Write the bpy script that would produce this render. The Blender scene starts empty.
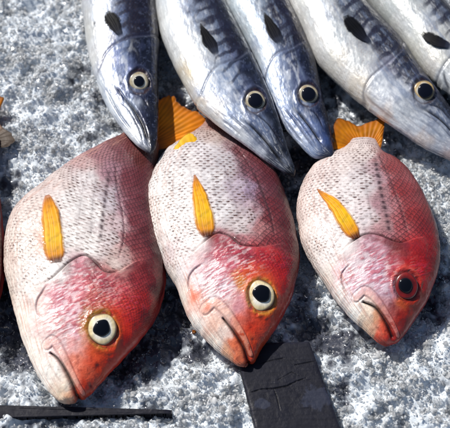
import bpy, math, random
import numpy as np

SC = bpy.context.scene
COL = SC.collection
rng = np.random.default_rng(7)
random.seed(7)
R = math.radians

# ------------------------------------------------------------------ camera, light, exposure
EL, DIST, SPAN = R(56), 1.0, 0.42          # camera looks down at the slab, 1 m away; 0.42 m fills the frame
TW, TH = 450.0, 428.0                       # units the outlines were measured in
FPX = TW / SPAN * DIST
CAM = np.array([0.0, -DIST * math.cos(EL), DIST * math.sin(EL)])
FWD = np.array([0.0, math.cos(EL), -math.sin(EL)])
UPV = np.array([0.0, math.sin(EL), math.cos(EL)])
UNIT = SPAN / TW                            # metres per measured unit

cam = bpy.data.cameras.new("camera")
cam.sensor_width = 36
cam.lens = 36 * DIST / SPAN
cam.clip_start, cam.clip_end = 0.02, 50
co = bpy.data.objects.new("camera", cam)
co.location = CAM
co.rotation_euler = (R(90) - EL, 0, 0)
COL.objects.link(co)
SC.camera = co
cam.dof.use_dof = True
cam.dof.focus_distance = 0.945
cam.dof.aperture_fstop = 8.5

SUN_AZ, SUN_EL = R(-52), R(50)              # from behind and to the left
w = bpy.data.worlds.new("World")
SC.world = w
w.use_nodes = True
nt = w.node_tree
sky = nt.nodes.new("ShaderNodeTexSky")
sky.sky_type = 'NISHITA'
sky.sun_disc = False
sky.sun_elevation, sky.sun_rotation = SUN_EL, SUN_AZ
nt.links.new(sky.outputs[0], nt.nodes["Background"].inputs[0])
nt.nodes["Background"].inputs[1].default_value = 0.06
sun = bpy.data.lights.new("sun", 'SUN')
sun.energy, sun.angle, sun.color = 4.2, R(2.0), (1.0, 0.95, 0.88)
so = bpy.data.objects.new("sun", sun)
so.rotation_euler = (R(90) - SUN_EL, 0, -SUN_AZ + R(180))
COL.objects.link(so)
SC.view_settings.view_transform = 'Standard'
SC.view_settings.look = 'None'
SC.view_settings.exposure = 0.22
SC.view_settings.gamma = 1.0


# ------------------------------------------------------------------ helpers
def at(px, py, z):
    """measured unit -> point on the level plane z (array friendly)"""
    px, py, z = np.broadcast_arrays(np.asarray(px, float), np.asarray(py, float), np.asarray(z, float))
    d = FWD + ((px - TW / 2) / FPX)[..., None] * np.array([1.0, 0, 0]) - ((py - TH / 2) / FPX)[..., None] * UPV
    k = (z - CAM[2]) / d[..., 2]
    return CAM + d * k[..., None]


def seen(p):
    v = p - CAM
    dep = v @ FWD
    return np.stack([TW / 2 + FPX * v[..., 0] / dep, TH / 2 - FPX * (v @ UPV) / dep], -1)


def lin(c):
    c = np.asarray(c, float) / 255.0
    return np.where(c <= 0.04045, c / 12.92, ((c + 0.055) / 1.055) ** 2.4)


def smooth(a, b, x):
    t = np.clip((x - a) / (b - a), 0, 1)
    return t * t * (3 - 2 * t)


def _hash(ix, iy, seed):
    h = (ix.astype(np.int64) * 374761393 + iy.astype(np.int64) * 668265263 + seed * 974634777) & 0xFFFFFFFF
    h = ((h ^ (h >> 13)) * 1274126177) & 0xFFFFFFFF
    h = h ^ (h >> 16)
    return (h & 0xFFFFFF) / float(0xFFFFFF)


def vnoise(x, y, seed=0):
    ix, iy = np.floor(x), np.floor(y)
    fx, fy = x - ix, y - iy
    fx = fx * fx * fx * (fx * (fx * 6 - 15) + 10)
    fy = fy * fy * fy * (fy * (fy * 6 - 15) + 10)
    a, b = _hash(ix, iy, seed), _hash(ix + 1, iy, seed)
    c, d = _hash(ix, iy + 1, seed), _hash(ix + 1, iy + 1, seed)
    return (a + (b - a) * fx) * (1 - fy) + (c + (d - c) * fx) * fy


def fbm(x, y, oct=4, seed=0):
    s, a, n = 0, 0.5, 0
    for o in range(oct):
        s = s + a * vnoise(x, y, seed + o * 17)
        n += a
        a *= 0.5
        x, y = x * 1.6 + y * 1.2 + 3.1, y * 1.6 - x * 1.2 + 7.7
    return s / n


def spline(pts, n=400):
    """Catmull-Rom through pts, resampled evenly by length"""
    p = np.asarray(pts, float)
    p = np.vstack([2 * p[0] - p[1], p, 2 * p[-1] - p[-2]])
    out = []
    for i in range(1, len(p) - 2):
        t = np.linspace(0, 1, 24, endpoint=False)[:, None]
        a, b, c, d = p[i - 1], p[i], p[i + 1], p[i + 2]
        out.append(0.5 * (2 * b + (c - a) * t + (2 * a - 5 * b + 4 * c - d) * t ** 2 + (3 * b - a - 3 * c + d) * t ** 3))
    out = np.vstack(out + [p[-2][None]])
    s = np.concatenate([[0], np.cumsum(np.linalg.norm(np.diff(out, axis=0), axis=1))])
    u = np.linspace(0, s[-1], n)
    return np.stack([np.interp(u, s, out[:, k]) for k in range(out.shape[1])], 1)


def along(curve, t):
    u = np.linspace(0, 1, len(curve))
    return np.stack([np.interp(t, u, curve[:, k]) for k in range(curve.shape[1])], -1)


def pdist(P, poly, reach=None):
    """distance to a polyline, side (+ below a line that runs left to right), position along 0..1"""
    poly = np.asarray(poly, float)
    if reach:
        lo, hi = poly.min(0) - reach, poly.max(0) + reach
        m = ((P > lo) & (P < hi)).all(1)
        d, sd, ps = np.full(len(P), 1e3), np.ones(len(P)), np.zeros(len(P))
        d[m], sd[m], ps[m] = pdist(P[m], poly)
        return d, sd, ps
    best = np.full(len(P), 1e9)
    side = np.zeros(len(P))
    pos = np.zeros(len(P))
    L = np.linalg.norm(np.diff(poly, axis=0), axis=1)
    S = np.concatenate([[0], np.cumsum(L)])
    for i in range(len(poly) - 1):
        a, b = poly[i], poly[i + 1]
        ab = b - a
        t = np.clip(((P - a) @ ab) / (ab @ ab + 1e-9), 0, 1)
        d = P - (a + t[:, None] * ab)
        dd = np.hypot(d[:, 0], d[:, 1])
        m = dd < best
        best = np.where(m, dd, best)
        cr = ab[0] * (P[:, 1] - a[1]) - ab[1] * (P[:, 0] - a[0])
        side = np.where(m, np.sign(cr), side)
        pos = np.where(m, (S[i] + t * L[i]) / S[-1], pos)
    return best, side, pos


def mesh_obj(name, verts, faces, mat, parent=None, col=None, smooth_shade=True):
    """faces: int array (n,3) or (n,4)"""
    me = bpy.data.meshes.new(name)
    verts = np.asarray(verts, np.float32)
    faces = np.asarray(faces, np.int32)
    n, k = faces.shape
    me.vertices.add(len(verts))
    me.vertices.foreach_set("co", verts.ravel())
    me.loops.add(n * k)
    me.loops.foreach_set("vertex_index", faces.ravel())
    me.polygons.add(n)
    me.polygons.foreach_set("loop_start", np.arange(0, n * k, k, dtype=np.int32))
    me.polygons.foreach_set("use_smooth", np.full(n, smooth_shade))
    me.update(calc_edges=True)
    me.validate()
    if col is not None:
        a = me.color_attributes.new("pigment", 'FLOAT_COLOR', 'POINT')
        c = np.ones((len(verts), 4), np.float32)
        c[:, :col.shape[1]] = col
        a.data.foreach_set("color", c.ravel())
    me.materials.append(mat)
    o = bpy.data.objects.new(name, me)
    COL.objects.link(o)
    if parent is not None:
        o.parent = parent
    return o


def empty(name, label, cat, group=None, loc=(0, 0, 0)):
    o = bpy.data.objects.new(name, None)
    o.empty_display_size = 0.02
    o["label"], o["category"] = label, cat
    if group:
        o["group"] = group
    COL.objects.link(o)
    return o


def grid_faces(n, m, wrap=False):
    i, j = np.meshgrid(np.arange(n - 1), np.arange(m if wrap else m - 1), indexing='ij')
    j2 = (j + 1) % m
    return np.stack([i * m + j, i * m + j2, (i + 1) * m + j2, (i + 1) * m + j], -1).reshape(-1, 4)


# ------------------------------------------------------------------ materials
def mat_base(name):
    m = bpy.data.materials.new(name)
    m.use_nodes = True
    return m, m.node_tree.nodes, m.node_tree.links, m.node_tree.nodes["Principled BSDF"]


def skin_mat(name, rough, coat, bump_scale, bump, spec=0.5, metal=0.0):
    m, N, Lk, b = mat_base(name)
    a = N.new("ShaderNodeAttribute")
    a.attribute_name = "pigment"
    Lk.new(a.outputs["Color"], b.inputs["Base Color"])
    tc = N.new("ShaderNodeTexCoord")
    no = N.new("ShaderNodeTexNoise")
    no.inputs["Scale"].default_value = bump_scale
    no.inputs["Detail"].default_value = 5
    Lk.new(tc.outputs["Object"], no.inputs["Vector"])
    bp = N.new("ShaderNodeBump")
    bp.inputs["Strength"].default_value = bump
    bp.inputs["Distance"].default_value = 0.0006
    Lk.new(no.outputs[0], bp.inputs["Height"])
    Lk.new(bp.outputs[0], b.inputs["Normal"])
    n2 = N.new("ShaderNodeTexNoise")
    n2.inputs["Scale"].default_value = 60
    n2.inputs["Detail"].default_value = 3
    Lk.new(tc.outputs["Object"], n2.inputs["Vector"])
    mr = N.new("ShaderNodeMapRange")
    mr.inputs["From Min"].default_value, mr.inputs["From Max"].default_value = 0.3, 0.7
    mr.inputs["To Min"].default_value, mr.inputs["To Max"].default_value = rough * 0.75, rough * 1.3
    Lk.new(n2.outputs[0], mr.inputs["Value"])
    Lk.new(mr.outputs[0], b.inputs["Roughness"])
    b.inputs["Specular IOR Level"].default_value = spec
    b.inputs["Metallic"].default_value = metal
    b.inputs["Coat Weight"].default_value = coat
    b.inputs["Coat Roughness"].default_value = 0.09
    return m


M_SNAP = skin_mat("snapper_skin", 0.40, 0.5, 900, 0.30, 0.36)
M_BARR = skin_mat("barracuda_skin", 0.34, 0.22, 500, 0.25, 0.45, 0.22)


def fin_mat(name, trans):
    m, N, Lk, b = mat_base(name)
    a = N.new("ShaderNodeAttribute")
    a.attribute_name = "pigment"
    Lk.new(a.outputs["Color"], b.inputs["Base Color"])
    b.inputs["Roughness"].default_value = 0.5
    b.inputs["Specular IOR Level"].default_value = 0.3
    tr = N.new("ShaderNodeBsdfTranslucent")
    Lk.new(a.outputs["Color"], tr.inputs["Color"])
    mx = N.new("ShaderNodeMixShader")
    mx.inputs[0].default_value = trans
    Lk.new(b.outputs[0], mx.inputs[1])
    Lk.new(tr.outputs[0], mx.inputs[2])
    tp = N.new("ShaderNodeBsdfTransparent")
    m2 = N.new("ShaderNodeMixShader")
    Lk.new(a.outputs["Alpha"], m2.inputs[0])
    Lk.new(tp.outputs[0], m2.inputs[1])
    Lk.new(mx.outputs[0], m2.inputs[2])
    Lk.new(m2.outputs[0], N["Material Output"].inputs["Surface"])
    return m


M_FIN = fin_mat("fin_membrane", 0.28)
M_DFIN = fin_mat("dark_fin_membrane", 0.02)
for _n in M_DFIN.node_tree.nodes:
    if _n.type == "BSDF_PRINCIPLED":
        _n.inputs["Specular IOR Level"].default_value = 0.12


def eye_mat(name, rough=0.12, coat=1.0):
    m, N, Lk, b = mat_base(name)
    a = N.new("ShaderNodeAttribute")
    a.attribute_name = "pigment"
    Lk.new(a.outputs["Color"], b.inputs["Base Color"])
    b.inputs["Roughness"].default_value = rough
    b.inputs["Coat Weight"].default_value = coat
    b.inputs["Coat Roughness"].default_value = 0.04
    return m


M_IRIS = eye_mat("iris", 0.3, 0.8)
M_PUPIL = eye_mat("pupil", 0.10, 0.0)


# ------------------------------------------------------------------ fish
class Fish:
    """An inflated body lofted between a belly edge and a back edge, both snout to tail."""

    gain = 0.92

    def __init__(s, left, right, ztab, htab, hmax, nt=520, na=560, wob=1.0, under=0.75, pw=0.86):
        Lc, Rc = spline(left), spline(right)
        u = np.linspace(0, 1, nt)
        t = 0.35 * u ** 2.2 + 0.65 * u
        s.t1 = t
        phi = np.linspace(0, 2 * np.pi, na, endpoint=False)
        T, F = np.meshgrid(t, phi, indexing='ij')
        s.nt, s.na = nt, na
        q = np.cos(F)
        ze = np.sin(F)
        qq = np.sign(q) * np.abs(q) ** 0.92
        Lp, Rp = along(Lc, T), along(Rc, T)
        chart = Lp + (Rp - Lp) * ((1 - qq) / 2)[..., None] * 1.0
        # phi=0 is the belly edge?  q=+1 -> Lp
        z0 = np.interp(T, *zip(*ztab))
        ht = np.interp(T, np.linspace(0, 1, 200), s.hcurve(htab)) * hmax
        world = at(chart[..., 0], chart[..., 1], z0)
        z = np.where(ze > 0, np.abs(ze) ** pw * ht, -np.abs(ze) ** pw * ht * under)
        world[..., 2] += z * UNIT
        s.W = world
        s.chart = chart.reshape(-1, 2)
        s.T, s.PHI, s.Q, s.ZE = T.ravel(), F.ravel(), qq.ravel(), ze.ravel()
        cen = (along(Lc, t) + along(Rc, t)) / 2
        s.len = np.concatenate([[0], np.cumsum(np.linalg.norm(np.diff(cen, axis=0), axis=1))])
        s.S = np.repeat(s.len, na)
        s.wid = np.repeat(np.linalg.norm(along(Lc, t) - along(Rc, t), axis=1), na)
        s.disp = np.zeros(nt * na)
        s.col = None
        s.normals()
        s.top = np.where(s.ZE > 0.02)[0]
        s.scr = seen(s.W.reshape(-1, 3))[s.top]

    @staticmethod
    def hcurve(tab):
        x, y = np.array(tab).T
        g = np.linspace(0, 1, 200)
        v = np.interp(g, x, y)
        k = np.ones(9) / 9
        vp = np.concatenate([v[:1].repeat(4), v, v[-1:].repeat(4)])
        r = np.convolve(vp, k, 'valid')
        r[:3] = v[:3]
        return r

    def normals(s):
        W = s.W
        a = np.gradient(W, axis=0)
        b = np.roll(W, -1, 1) - np.roll(W, 1, 1)
        n = np.cross(a, b)
        n /= np.linalg.norm(n, axis=-1, keepdims=True) + 1e-12
        c = W.mean(axis=1, keepdims=True)
        sgn = np.sign(((W - c) * n).sum(-1).mean())
        s.N = (n * (sgn if sgn else 1)).reshape(-1, 3)

    def pick(s, p):
        d = s.scr - np.asarray(p, float)
        return s.top[np.argmin((d * d).sum(1))]

    def c(s, pts):
        """measured points -> the fish's own flat chart"""
        return np.array([s.chart[s.pick(p)] for p in pts])

    def surf(s, p):
        i = s.pick(p)
        return s.W.reshape(-1, 3)[i], s.N[i]

    def paint(s, ctrl, seed, warp=5.0, soft=5.0):
        P = s.c([c[:2] for c in ctrl])
        C = np.array([lin(c[2:5]) for c in ctrl])
        x, y = s.chart.T
        wx = x + warp * 2 * (fbm(x / 9, y / 9, 3, seed) - 0.5)
        wy = y + warp * 2 * (fbm(x / 9, y / 9, 3, seed + 50) - 0.5)
        num = np.zeros((len(x), 3))
        den = np.zeros(len(x))
        for p, c in zip(P, C):
            k = 1 / ((wx - p[0]) ** 2 + (wy - p[1]) ** 2 + soft ** 2) ** 2.0
            num += k[:, None] * c
            den += k
        c = num / den[:, None]
        lum = c.mean(1, keepdims=True)
        s.col = c ** (1.20 - 0.16 * smooth(0.15, 0.65, lum)) * s.gain

    def mixc(s, k, rgb):
        k = np.clip(k, 0, 1)[:, None]
        s.col = s.col * (1 - k) + lin(rgb) * k

    def groove(s, pts, width, depth, step=0.0, dark=0.0, rgb=(60, 25, 25), taper=False, curve=True):
        """a crease along pts: groove, raised lip on its right hand side (step), dark line"""
        poly = s.c(pts)
        if curve and len(poly) > 2:
            poly = spline(poly, 30)
        d, sd, pos = pdist(s.chart, poly, 22)
        wv = width * ((0.28 + 0.72 * pos) if taper else 1.0)
        endf = smooth(0, 0.28, pos) * smooth(0, 0.28, 1 - pos) if not taper else 1.0
        g = np.exp(-(d / wv) ** 2)
        s.disp -= depth * g * endf
        if step:
            s.disp += step * np.where(sd > 0, np.exp(-(d / (width * 5))), 0) * smooth(0, width, d) * endf
        if dark:
            s.mixc(dark * np.exp(-(d / (wv * 0.8)) ** 2) * endf, rgb)
        return d, sd, pos

    def ridge(s, pts, width, height, rgb=None, k=0.0):
        poly = spline(s.c(pts), 30)
        d, sd, pos = pdist(s.chart, poly, 12)
        wv = width * (1.28 - 0.62 * pos)
        r = np.where(sd > 0, d, -d) / wv
        e = smooth(1.0, 0.55, np.abs(r)) * (0.75 + 0.25 * r)
        s.disp += height * e
        nz = fbm(s.chart[:, 0] / 3, s.chart[:, 1] / 3, 3, 77)
        if rgb is not None:
            s.mixc(k * smooth(0, 0.6, e) * smooth(.25, .6, nz + .1), rgb)
        o = np.exp(-((np.abs(r) - 1.02) / .16) ** 2)
        s.disp -= 0.5 * o
        s.mixc(0.42 * o * smooth(0, .05, pos), (128, 52, 48))

    def scales(s, mask, row=2.7, ncol=29, amp=0.42, dash=0.6, dashcol=(84, 52, 46), light=0.30, seed=3, tint=0.10):
        x, y = s.chart.T
        a = (s.S + 2.2 * (fbm(x / 14, y / 14, 2, seed) - .5)) / row
        b = s.PHI / np.pi * ncol + 0.9 * (fbm(x / 24, y / 24, 2, seed + 9) - .5)
        got = np.zeros(len(a), bool)
        rel = np.zeros(len(a))
        edge = np.zeros(len(a))
        bc = np.zeros(len(a))
        rid = np.zeros(len(a))
        for k in (2, 1, 0):
            i = np.floor(a) - k
            off = np.where(i % 2 == 0, 0.0, 0.5)
            bj = np.round(b - off) + off
            da, db = (a - i) / 2.15, (b - bj) / 0.60
            r = np.sqrt(da ** 2 + db ** 2)
            m = (~got) & (r < 1)
            rel[m] = da[m]
            edge[m] = r[m]
            bc[m] = (b - bj)[m]
            rid[m] = _hash(i, np.round(bj * 2), seed)[m]
            got |= m
        jit = 0.6 + 0.8 * rid
        s.disp += mask * amp * (0.9 * rel - 0.35 * np.abs(bc) + 0.25 * (rid - .5)) * got
        patchy = smooth(.25, .7, fbm(x / 11, y / 11, 3, seed + 31))
        base = np.exp(-((rel - 0.40 - .12 * (rid - .5)) / 0.085) ** 2) * (1 - smooth(0.14, 0.40, np.abs(bc + .10 * (rid - .5))))
        colk = _hash(np.round(b), np.zeros_like(b), seed + 5)
        base = base * (0.55 + 0.75 * colk ** 2 + .45 * smooth(.35, -.35, s.Q)) + .30 * colk ** 3 * (1 - smooth(.05, .22, np.abs(bc))) * smooth(.3, -.2, s.Q)
        lum = s.col.mean(1)
        pale = smooth(0.16, 0.40, lum)
        s.mixc(mask * pale * tint * smooth(0.80, 0.30, rel) * (0.4 + 0.8 * rid), (196, 168, 160))
        kd = mask * pale * np.clip(base * dash * jit * (.35 + .9 * patchy), 0, 1)
        s.mixc(kd, dashcol)
        thin = smooth(0.86, 0.97, edge)
        s.mixc(mask * pale * 0.42 * thin * (.3 + .9 * patchy) * jit, (140, 104, 96))
        s.mixc(mask * (1 - pale) * 0.75 * smooth(0.70, 0.95, edge), (44, 10, 18))
        s.col *= (1 + light * mask * (1 - pale) * smooth(.55, .35, edge) * jit)[:, None]
        s.col *= (1 - mask * 0.16 * (rid - 0.3))[:, None]

    def build(s, name, mat, parent):
        V = s.W.reshape(-1, 3) + s.N * (s.disp * UNIT)[:, None]
        n = len(V)
        faces = grid_faces(s.nt, s.na, True)
        cap0, cap1 = s.W[0].mean(0), s.W[-1].mean(0)
        j = np.arange(s.na)
        j2 = (j + 1) % s.na
        k = (s.nt - 1) * s.na
        V = np.vstack([V, cap0, cap1])
        caps = np.vstack([np.stack([np.full(s.na, n), j2, j, j], 1), np.stack([np.full(s.na, n + 1), k + j, k + j2, k + j2], 1)])
        col = np.vstack([s.col, s.col[:1], s.col[-1:]])
        tri = np.vstack([faces[:, [0, 1, 2]], faces[:, [0, 2, 3]], caps[:, :3]])
        return mesh_obj(name, V, tri, mat, parent, np.clip(col, 0, 0.95))


def dome(name, cen, nrm, rx, ry, hgt, mat, parent, colfn, rot=0.0, rings=26, seg=72, jit=0.0, flat=0.6, seed=1):
    """a domed disc with depth; rx across, ry up the frame"""
    nrm = nrm / np.linalg.norm(nrm)
    ax = np.array([1.0, 0, 0]) - nrm * nrm[0]
    ax /= np.linalg.norm(ax)
    ay = np.cross(nrm, ax)
    ca, sa = math.cos(rot), math.sin(rot)
    ax, ay = ax * ca + ay * sa, ay * ca - ax * sa
    rr = np.linspace(0, 1, rings)
    th = np.linspace(0, 2 * np.pi, seg, endpoint=False)
    RR, TT = np.meshgrid(rr, th, indexing='ij')
    wob = 1 + jit * (np.sin(TT * 3 + seed) * .5 + np.sin(TT * 5 + seed * 2.3) * .35 + np.sin(TT * 2 + seed * 1.7) * .5)
    h = np.sqrt(np.clip(1 - (RR * 0.999) ** 2, 0, 1)) ** flat
    V = cen + (RR * wob * rx * np.cos(TT))[..., None] * ax + (RR * wob * ry * np.sin(TT))[..., None] * ay + (h * hgt)[..., None] * nrm
    skirt = V[-1] - nrm * hgt * 1.2
    V = np.concatenate([V, skirt[None]], 0)
    col = colfn(np.concatenate([RR, RR[-1:]], 0).ravel(), np.concatenate([TT, TT[-1:]], 0).ravel())
    f = grid_faces(rings + 1, seg, True)
    return mesh_obj(name, V.reshape(-1, 3), f, mat, parent, col)


def eye(fish, root, p, rx, ry, pr, poff=(0, 0), iris=((252, 247, 232), (238, 218, 170), (96, 54, 30)), pupil=(8, 9, 16), tilt=0.5,
        jit=0.085, hgt=0.3, seed=1):
    c, n = fish.surf(p)
    toc = (CAM - c) / np.linalg.norm(CAM - c)
    nn = n * (1 - tilt) + toc * tilt
    nn /= np.linalg.norm(nn)
    rx, ry, pr = rx * UNIT, ry * UNIT, pr * UNIT
    A, B, C = [lin(k) for k in iris]

    def icol(r, t):
        w1 = smooth(0.55, 0.86, r + 0.06 * np.sin(t * 4 + seed))[:, None]
        w2 = smooth(0.84, 1.0, r + 0.05 * np.sin(t * 3 + seed * 2))[:, None]
        nz = (0.72 + 0.30 * vnoise(t * 14, r * 2.5, seed) + .16 * vnoise(t * 4, r * 4, seed + 2))[:, None]
        bl = (.45 * smooth(.66, .85, fbm(np.cos(t) * r * 3 + 7, np.sin(t) * r * 3 + seed, 3, seed)) * smooth(.45, .8, r))[:, None]
        nz = nz * (1 - bl * np.array([.35, .6, .75]))
        return (A * (1 - w1) + B * w1) * (1 - w2) * nz + C * w2
    e = dome("eye", c - nn * 0.0006, nn, rx, ry, rx * hgt, M_IRIS, root, icol, jit=jit * 0.4, seed=seed)
    pc = c - nn * 0.0006
    ax = np.array([1.0, 0, 0]) - nn * nn[0]
    ax /= np.linalg.norm(ax)
    ay = np.cross(nn, ax)
    pc = pc + (ax * poff[0] - ay * poff[1]) * UNIT + nn * rx * hgt * 0.80
    A2 = lin(pupil)
    dome("pupil", pc, nn, pr, pr * 1.06, pr * 0.36, M_PUPIL, e, lambda r, t: np.tile(A2, (len(r), 1)), jit=jit, rings=14, seg=48, seed=seed + 3)
    # gold ring and socket on the body
    return e


def fin_sheet(name, base_a, base_b, tips, rays, mat, parent, colfn, thick=0.0004, ripple=0.00022, n=44, m=90, sag=0.0, droop=None):
    """membrane between a base edge (two points) and a tip polyline, ridged by rays"""
    tip = spline(np.asarray(tips, float), m)
    k = np.linspace(0, 1, m)
    cb = (np.asarray(base_a) + np.asarray(base_b)) / 2
    tip = tip + (tip - cb) * (0.10 * (fbm(k * 22, k * 0 + rays, 3, 14) - .5))[:, None]
    base = np.asarray(base_a)[None] * (1 - k)[:, None] + np.asarray(base_b)[None] * k[:, None]
    u = np.linspace(0, 1, n)
    G = base[None] * (1 - u)[:, None, None] + tip[None] * u[:, None, None]
    U, K = np.meshgrid(u, k, indexing='ij')
    rip = np.sin(K * rays * 2 * np.pi + 0.6 * np.sin(K * 17))
    G[..., 2] += ripple * rip * smooth(0, 0.35, U) + sag * np.sin(U * np.pi) * 1.0 + 0.0012 * (fbm(U * 3, K * 5, 3, 5) - .5) * U
    if droop is not None:
        G[..., 2] += droop(U, K)
    e = np.minimum(np.minimum(K, 1 - K) * m / 3, 1) * np.minimum((1 - U) * n / 3, 1)
    th = thick * (0.3 + 0.7 * np.clip(e, 0, 1))
    T, B = G.copy(), G.copy()
    T[..., 2] += th
    B[..., 2] -= th
    f = grid_faces(n, m)
    nv = n * m
    V = np.vstack([T.reshape(-1, 3), B.reshape(-1, 3)])
    rim = np.concatenate([np.arange(m), np.arange(1, n) * m + m - 1, (n - 1) * m + np.arange(m - 2, -1, -1), np.arange(n - 2, 0, -1) * m])
    r2 = np.roll(rim, -1)
    side = np.stack([rim, r2, r2 + nv, rim + nv], 1)
    F = np.vstack([f, f[:, ::-1] + nv, side])
    c = colfn(U.ravel(), K.ravel(), rip.ravel())
    return mesh_obj(name, V, F, mat, parent, np.vstack([c, c]))


def leaf_fin(name, fish, root, spine, width, lift, colfn, mat, rays=7, n=60, m=41, cup=0.0, rag=0.18, ripple=0.00010, prof=None):
    """a pectoral fin lying along the flank; spine runs base to tip"""
    sp = spline(np.asarray(spine, float), n)
    S3 = np.array([fish.surf(p)[0] for p in sp])
    N3 = np.array([fish.surf(p)[1] for p in sp])
    for _ in range(3):
        S3[1:-1] = (S3[:-2] + S3[1:-1] * 2 + S3[2:]) / 4
        N3[1:-1] = (N3[:-2] + N3[1:-1] * 2 + N3[2:]) / 4
    u = np.linspace(0, 1, n)
    S3 = S3 + N3 * (lift * (0.42 + 0.58 * u ** 0.8))[:, None]
    tg = np.gradient(S3, axis=0)
    tg /= np.linalg.norm(tg, axis=1, keepdims=True)
    sd = np.cross(tg, N3)
    sd /= np.linalg.norm(sd, axis=1, keepdims=True)
    if prof is None:
        prof = [(0, .42), (.06, .74), (.18, .98), (.36, 1), (.6, .84), (.8, .58), (.92, .34), (1, .06)]
    pw = np.interp(u, *zip(*prof))
    pw = np.convolve(np.pad(pw, 3, mode='edge'), np.ones(7) / 7, 'valid')
    k = np.linspace(-1, 1, m)
    pw = pw * (1 + (.06 + rag * u) * (fbm(u * 14, u * 0 + width, 3, 6) - .5))
    U, K = np.meshgrid(u, k, indexing='ij')
    rip = np.sin((K + 0.05 * np.sin(U * 9) + .1 * np.sin(K * 7)) * rays * np.pi) * (0.5 + 0.5 * fbm(U * 5, K * 3, 2, 4))
    G = S3[:, None] + sd[:, None] * (K * (pw * width * UNIT)[:, None])[..., None]
    G = G + N3[:, None] * (ripple * rip - cup * K ** 2)[..., None]
    e = np.clip(np.minimum((1 - np.abs(K)) * 8, 1), 0, 1)
    T = G + N3[:, None] * (0.00035 * e)[..., None]
    B = G - N3[:, None] * (0.0004 + 0 * e)[..., None]
    nv = n * m
    f = grid_faces(n, m)
    rim = np.concatenate([np.arange(m), np.arange(1, n) * m + m - 1, (n - 1) * m + np.arange(m - 2, -1, -1), np.arange(n - 2, 0, -1) * m])
    r2 = np.roll(rim, -1)
    F = np.vstack([f, f[:, ::-1] + nv, np.stack([rim, r2, r2 + nv, rim + nv], 1)])
    c = colfn(U.ravel(), K.ravel(), rip.ravel())
    return mesh_obj(name, np.vstack([T.reshape(-1, 3), B.reshape(-1, 3)]), F, mat, root, np.vstack([c, c]))


def ramp(x, stops):
    xs = [s[0] for s in stops]
    cs = np.array([lin(s[1]) for s in stops])
    return np.stack([np.interp(x, xs, cs[:, i]) for i in range(3)], -1)


# ------------------------------------------------------------------ the ice
def blobs(x, y, lst):
    v = 0
    for px, py, r, k in lst:
        p = at(px, py, 0.0)
        rr = r * UNIT
        v = v + k * np.exp(-(((x - p[0]) ** 2 + ((y - p[1]) * 0.85) ** 2) / rr ** 2))
    return v


FROST_SHADE = [(30, 50, 75, .50), (40, 135, 45, .42), (215, 385, 26, .45), (130, 388, 22, .35), (400, 375, 42, .50), (440, 340, 30, .30),
         (430, 195, 34, .50), (405, 170, 14, .2), (175, 385, 20, .15), (445, 230, 20, .25), (70, 5, 40, .2), (20, 390, 25, .12), (320, 290, 14, .2),
         (400, 430, 60, .3), (180, 440, 60, .2),
         (12, 300, 24, -.5), (22, 345, 22, -.45), (320, 335, 26, -.40), (338, 392, 14, -.3), (205, 350, 12, -.3), (140, 375, 18, -.25), (82, 78, 15, -.45), (170, 310, 34, -.75), (18, 335, 26, -.40), (118, 368, 26, -.50), (155, 345, 30, -.55), (433, 298, 13, -.7),  # negative weights: clear dark ice, plus shade of the fish painted between them
         (395, 150, 16, -.4), (300, 200, 20, -.5), (312, 318, 30, -.22), (338, 352, 30, -.2), (185, 110, 25, -.6), (300, 165, 25, -.4), (440, 318, 9, -.3),
         (438, 372, 10, -.35), (30, 18, 10, -.35), (50, 40, 9, -.25), (345, 395, 14, -.25), (8, 190, 14, -.45), (25, 82, 7, -.3), (15, 170, 16, -.15), (60, 390, 20, -.1)]


def ice_height(x, y):
    h = 0.012 * (fbm(x / 0.06 + 11, y / 0.06, 4, 21) - 0.5) + 0.018 * (fbm(x / 0.015, y / 0.015 + 5, 3, 33) - 0.5)
    h = h + 0.010 * smooth(0.04, 0.30, y)
    h = h + 0.006 * blobs(x, y, [b for b in FROST_SHADE if abs(b[3]) > .2]) * 1.2
    return h - 0.002


def grainy(x, y):
    return smooth(.40, .60, fbm(x / 0.028 + 19, y / 0.028, 3, 61))


def frost_shade(x, y):
    f = 0.60 + 1.15 * blobs(x, y, FROST_SHADE) + 1.6 * (fbm(x / 0.022 + 3, y / 0.022, 4, 41) - 0.5) + 0.75 * (fbm(x / 0.006, y / 0.006, 2, 47) - 0.5)
    return np.clip(f, 0, 1)


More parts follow.
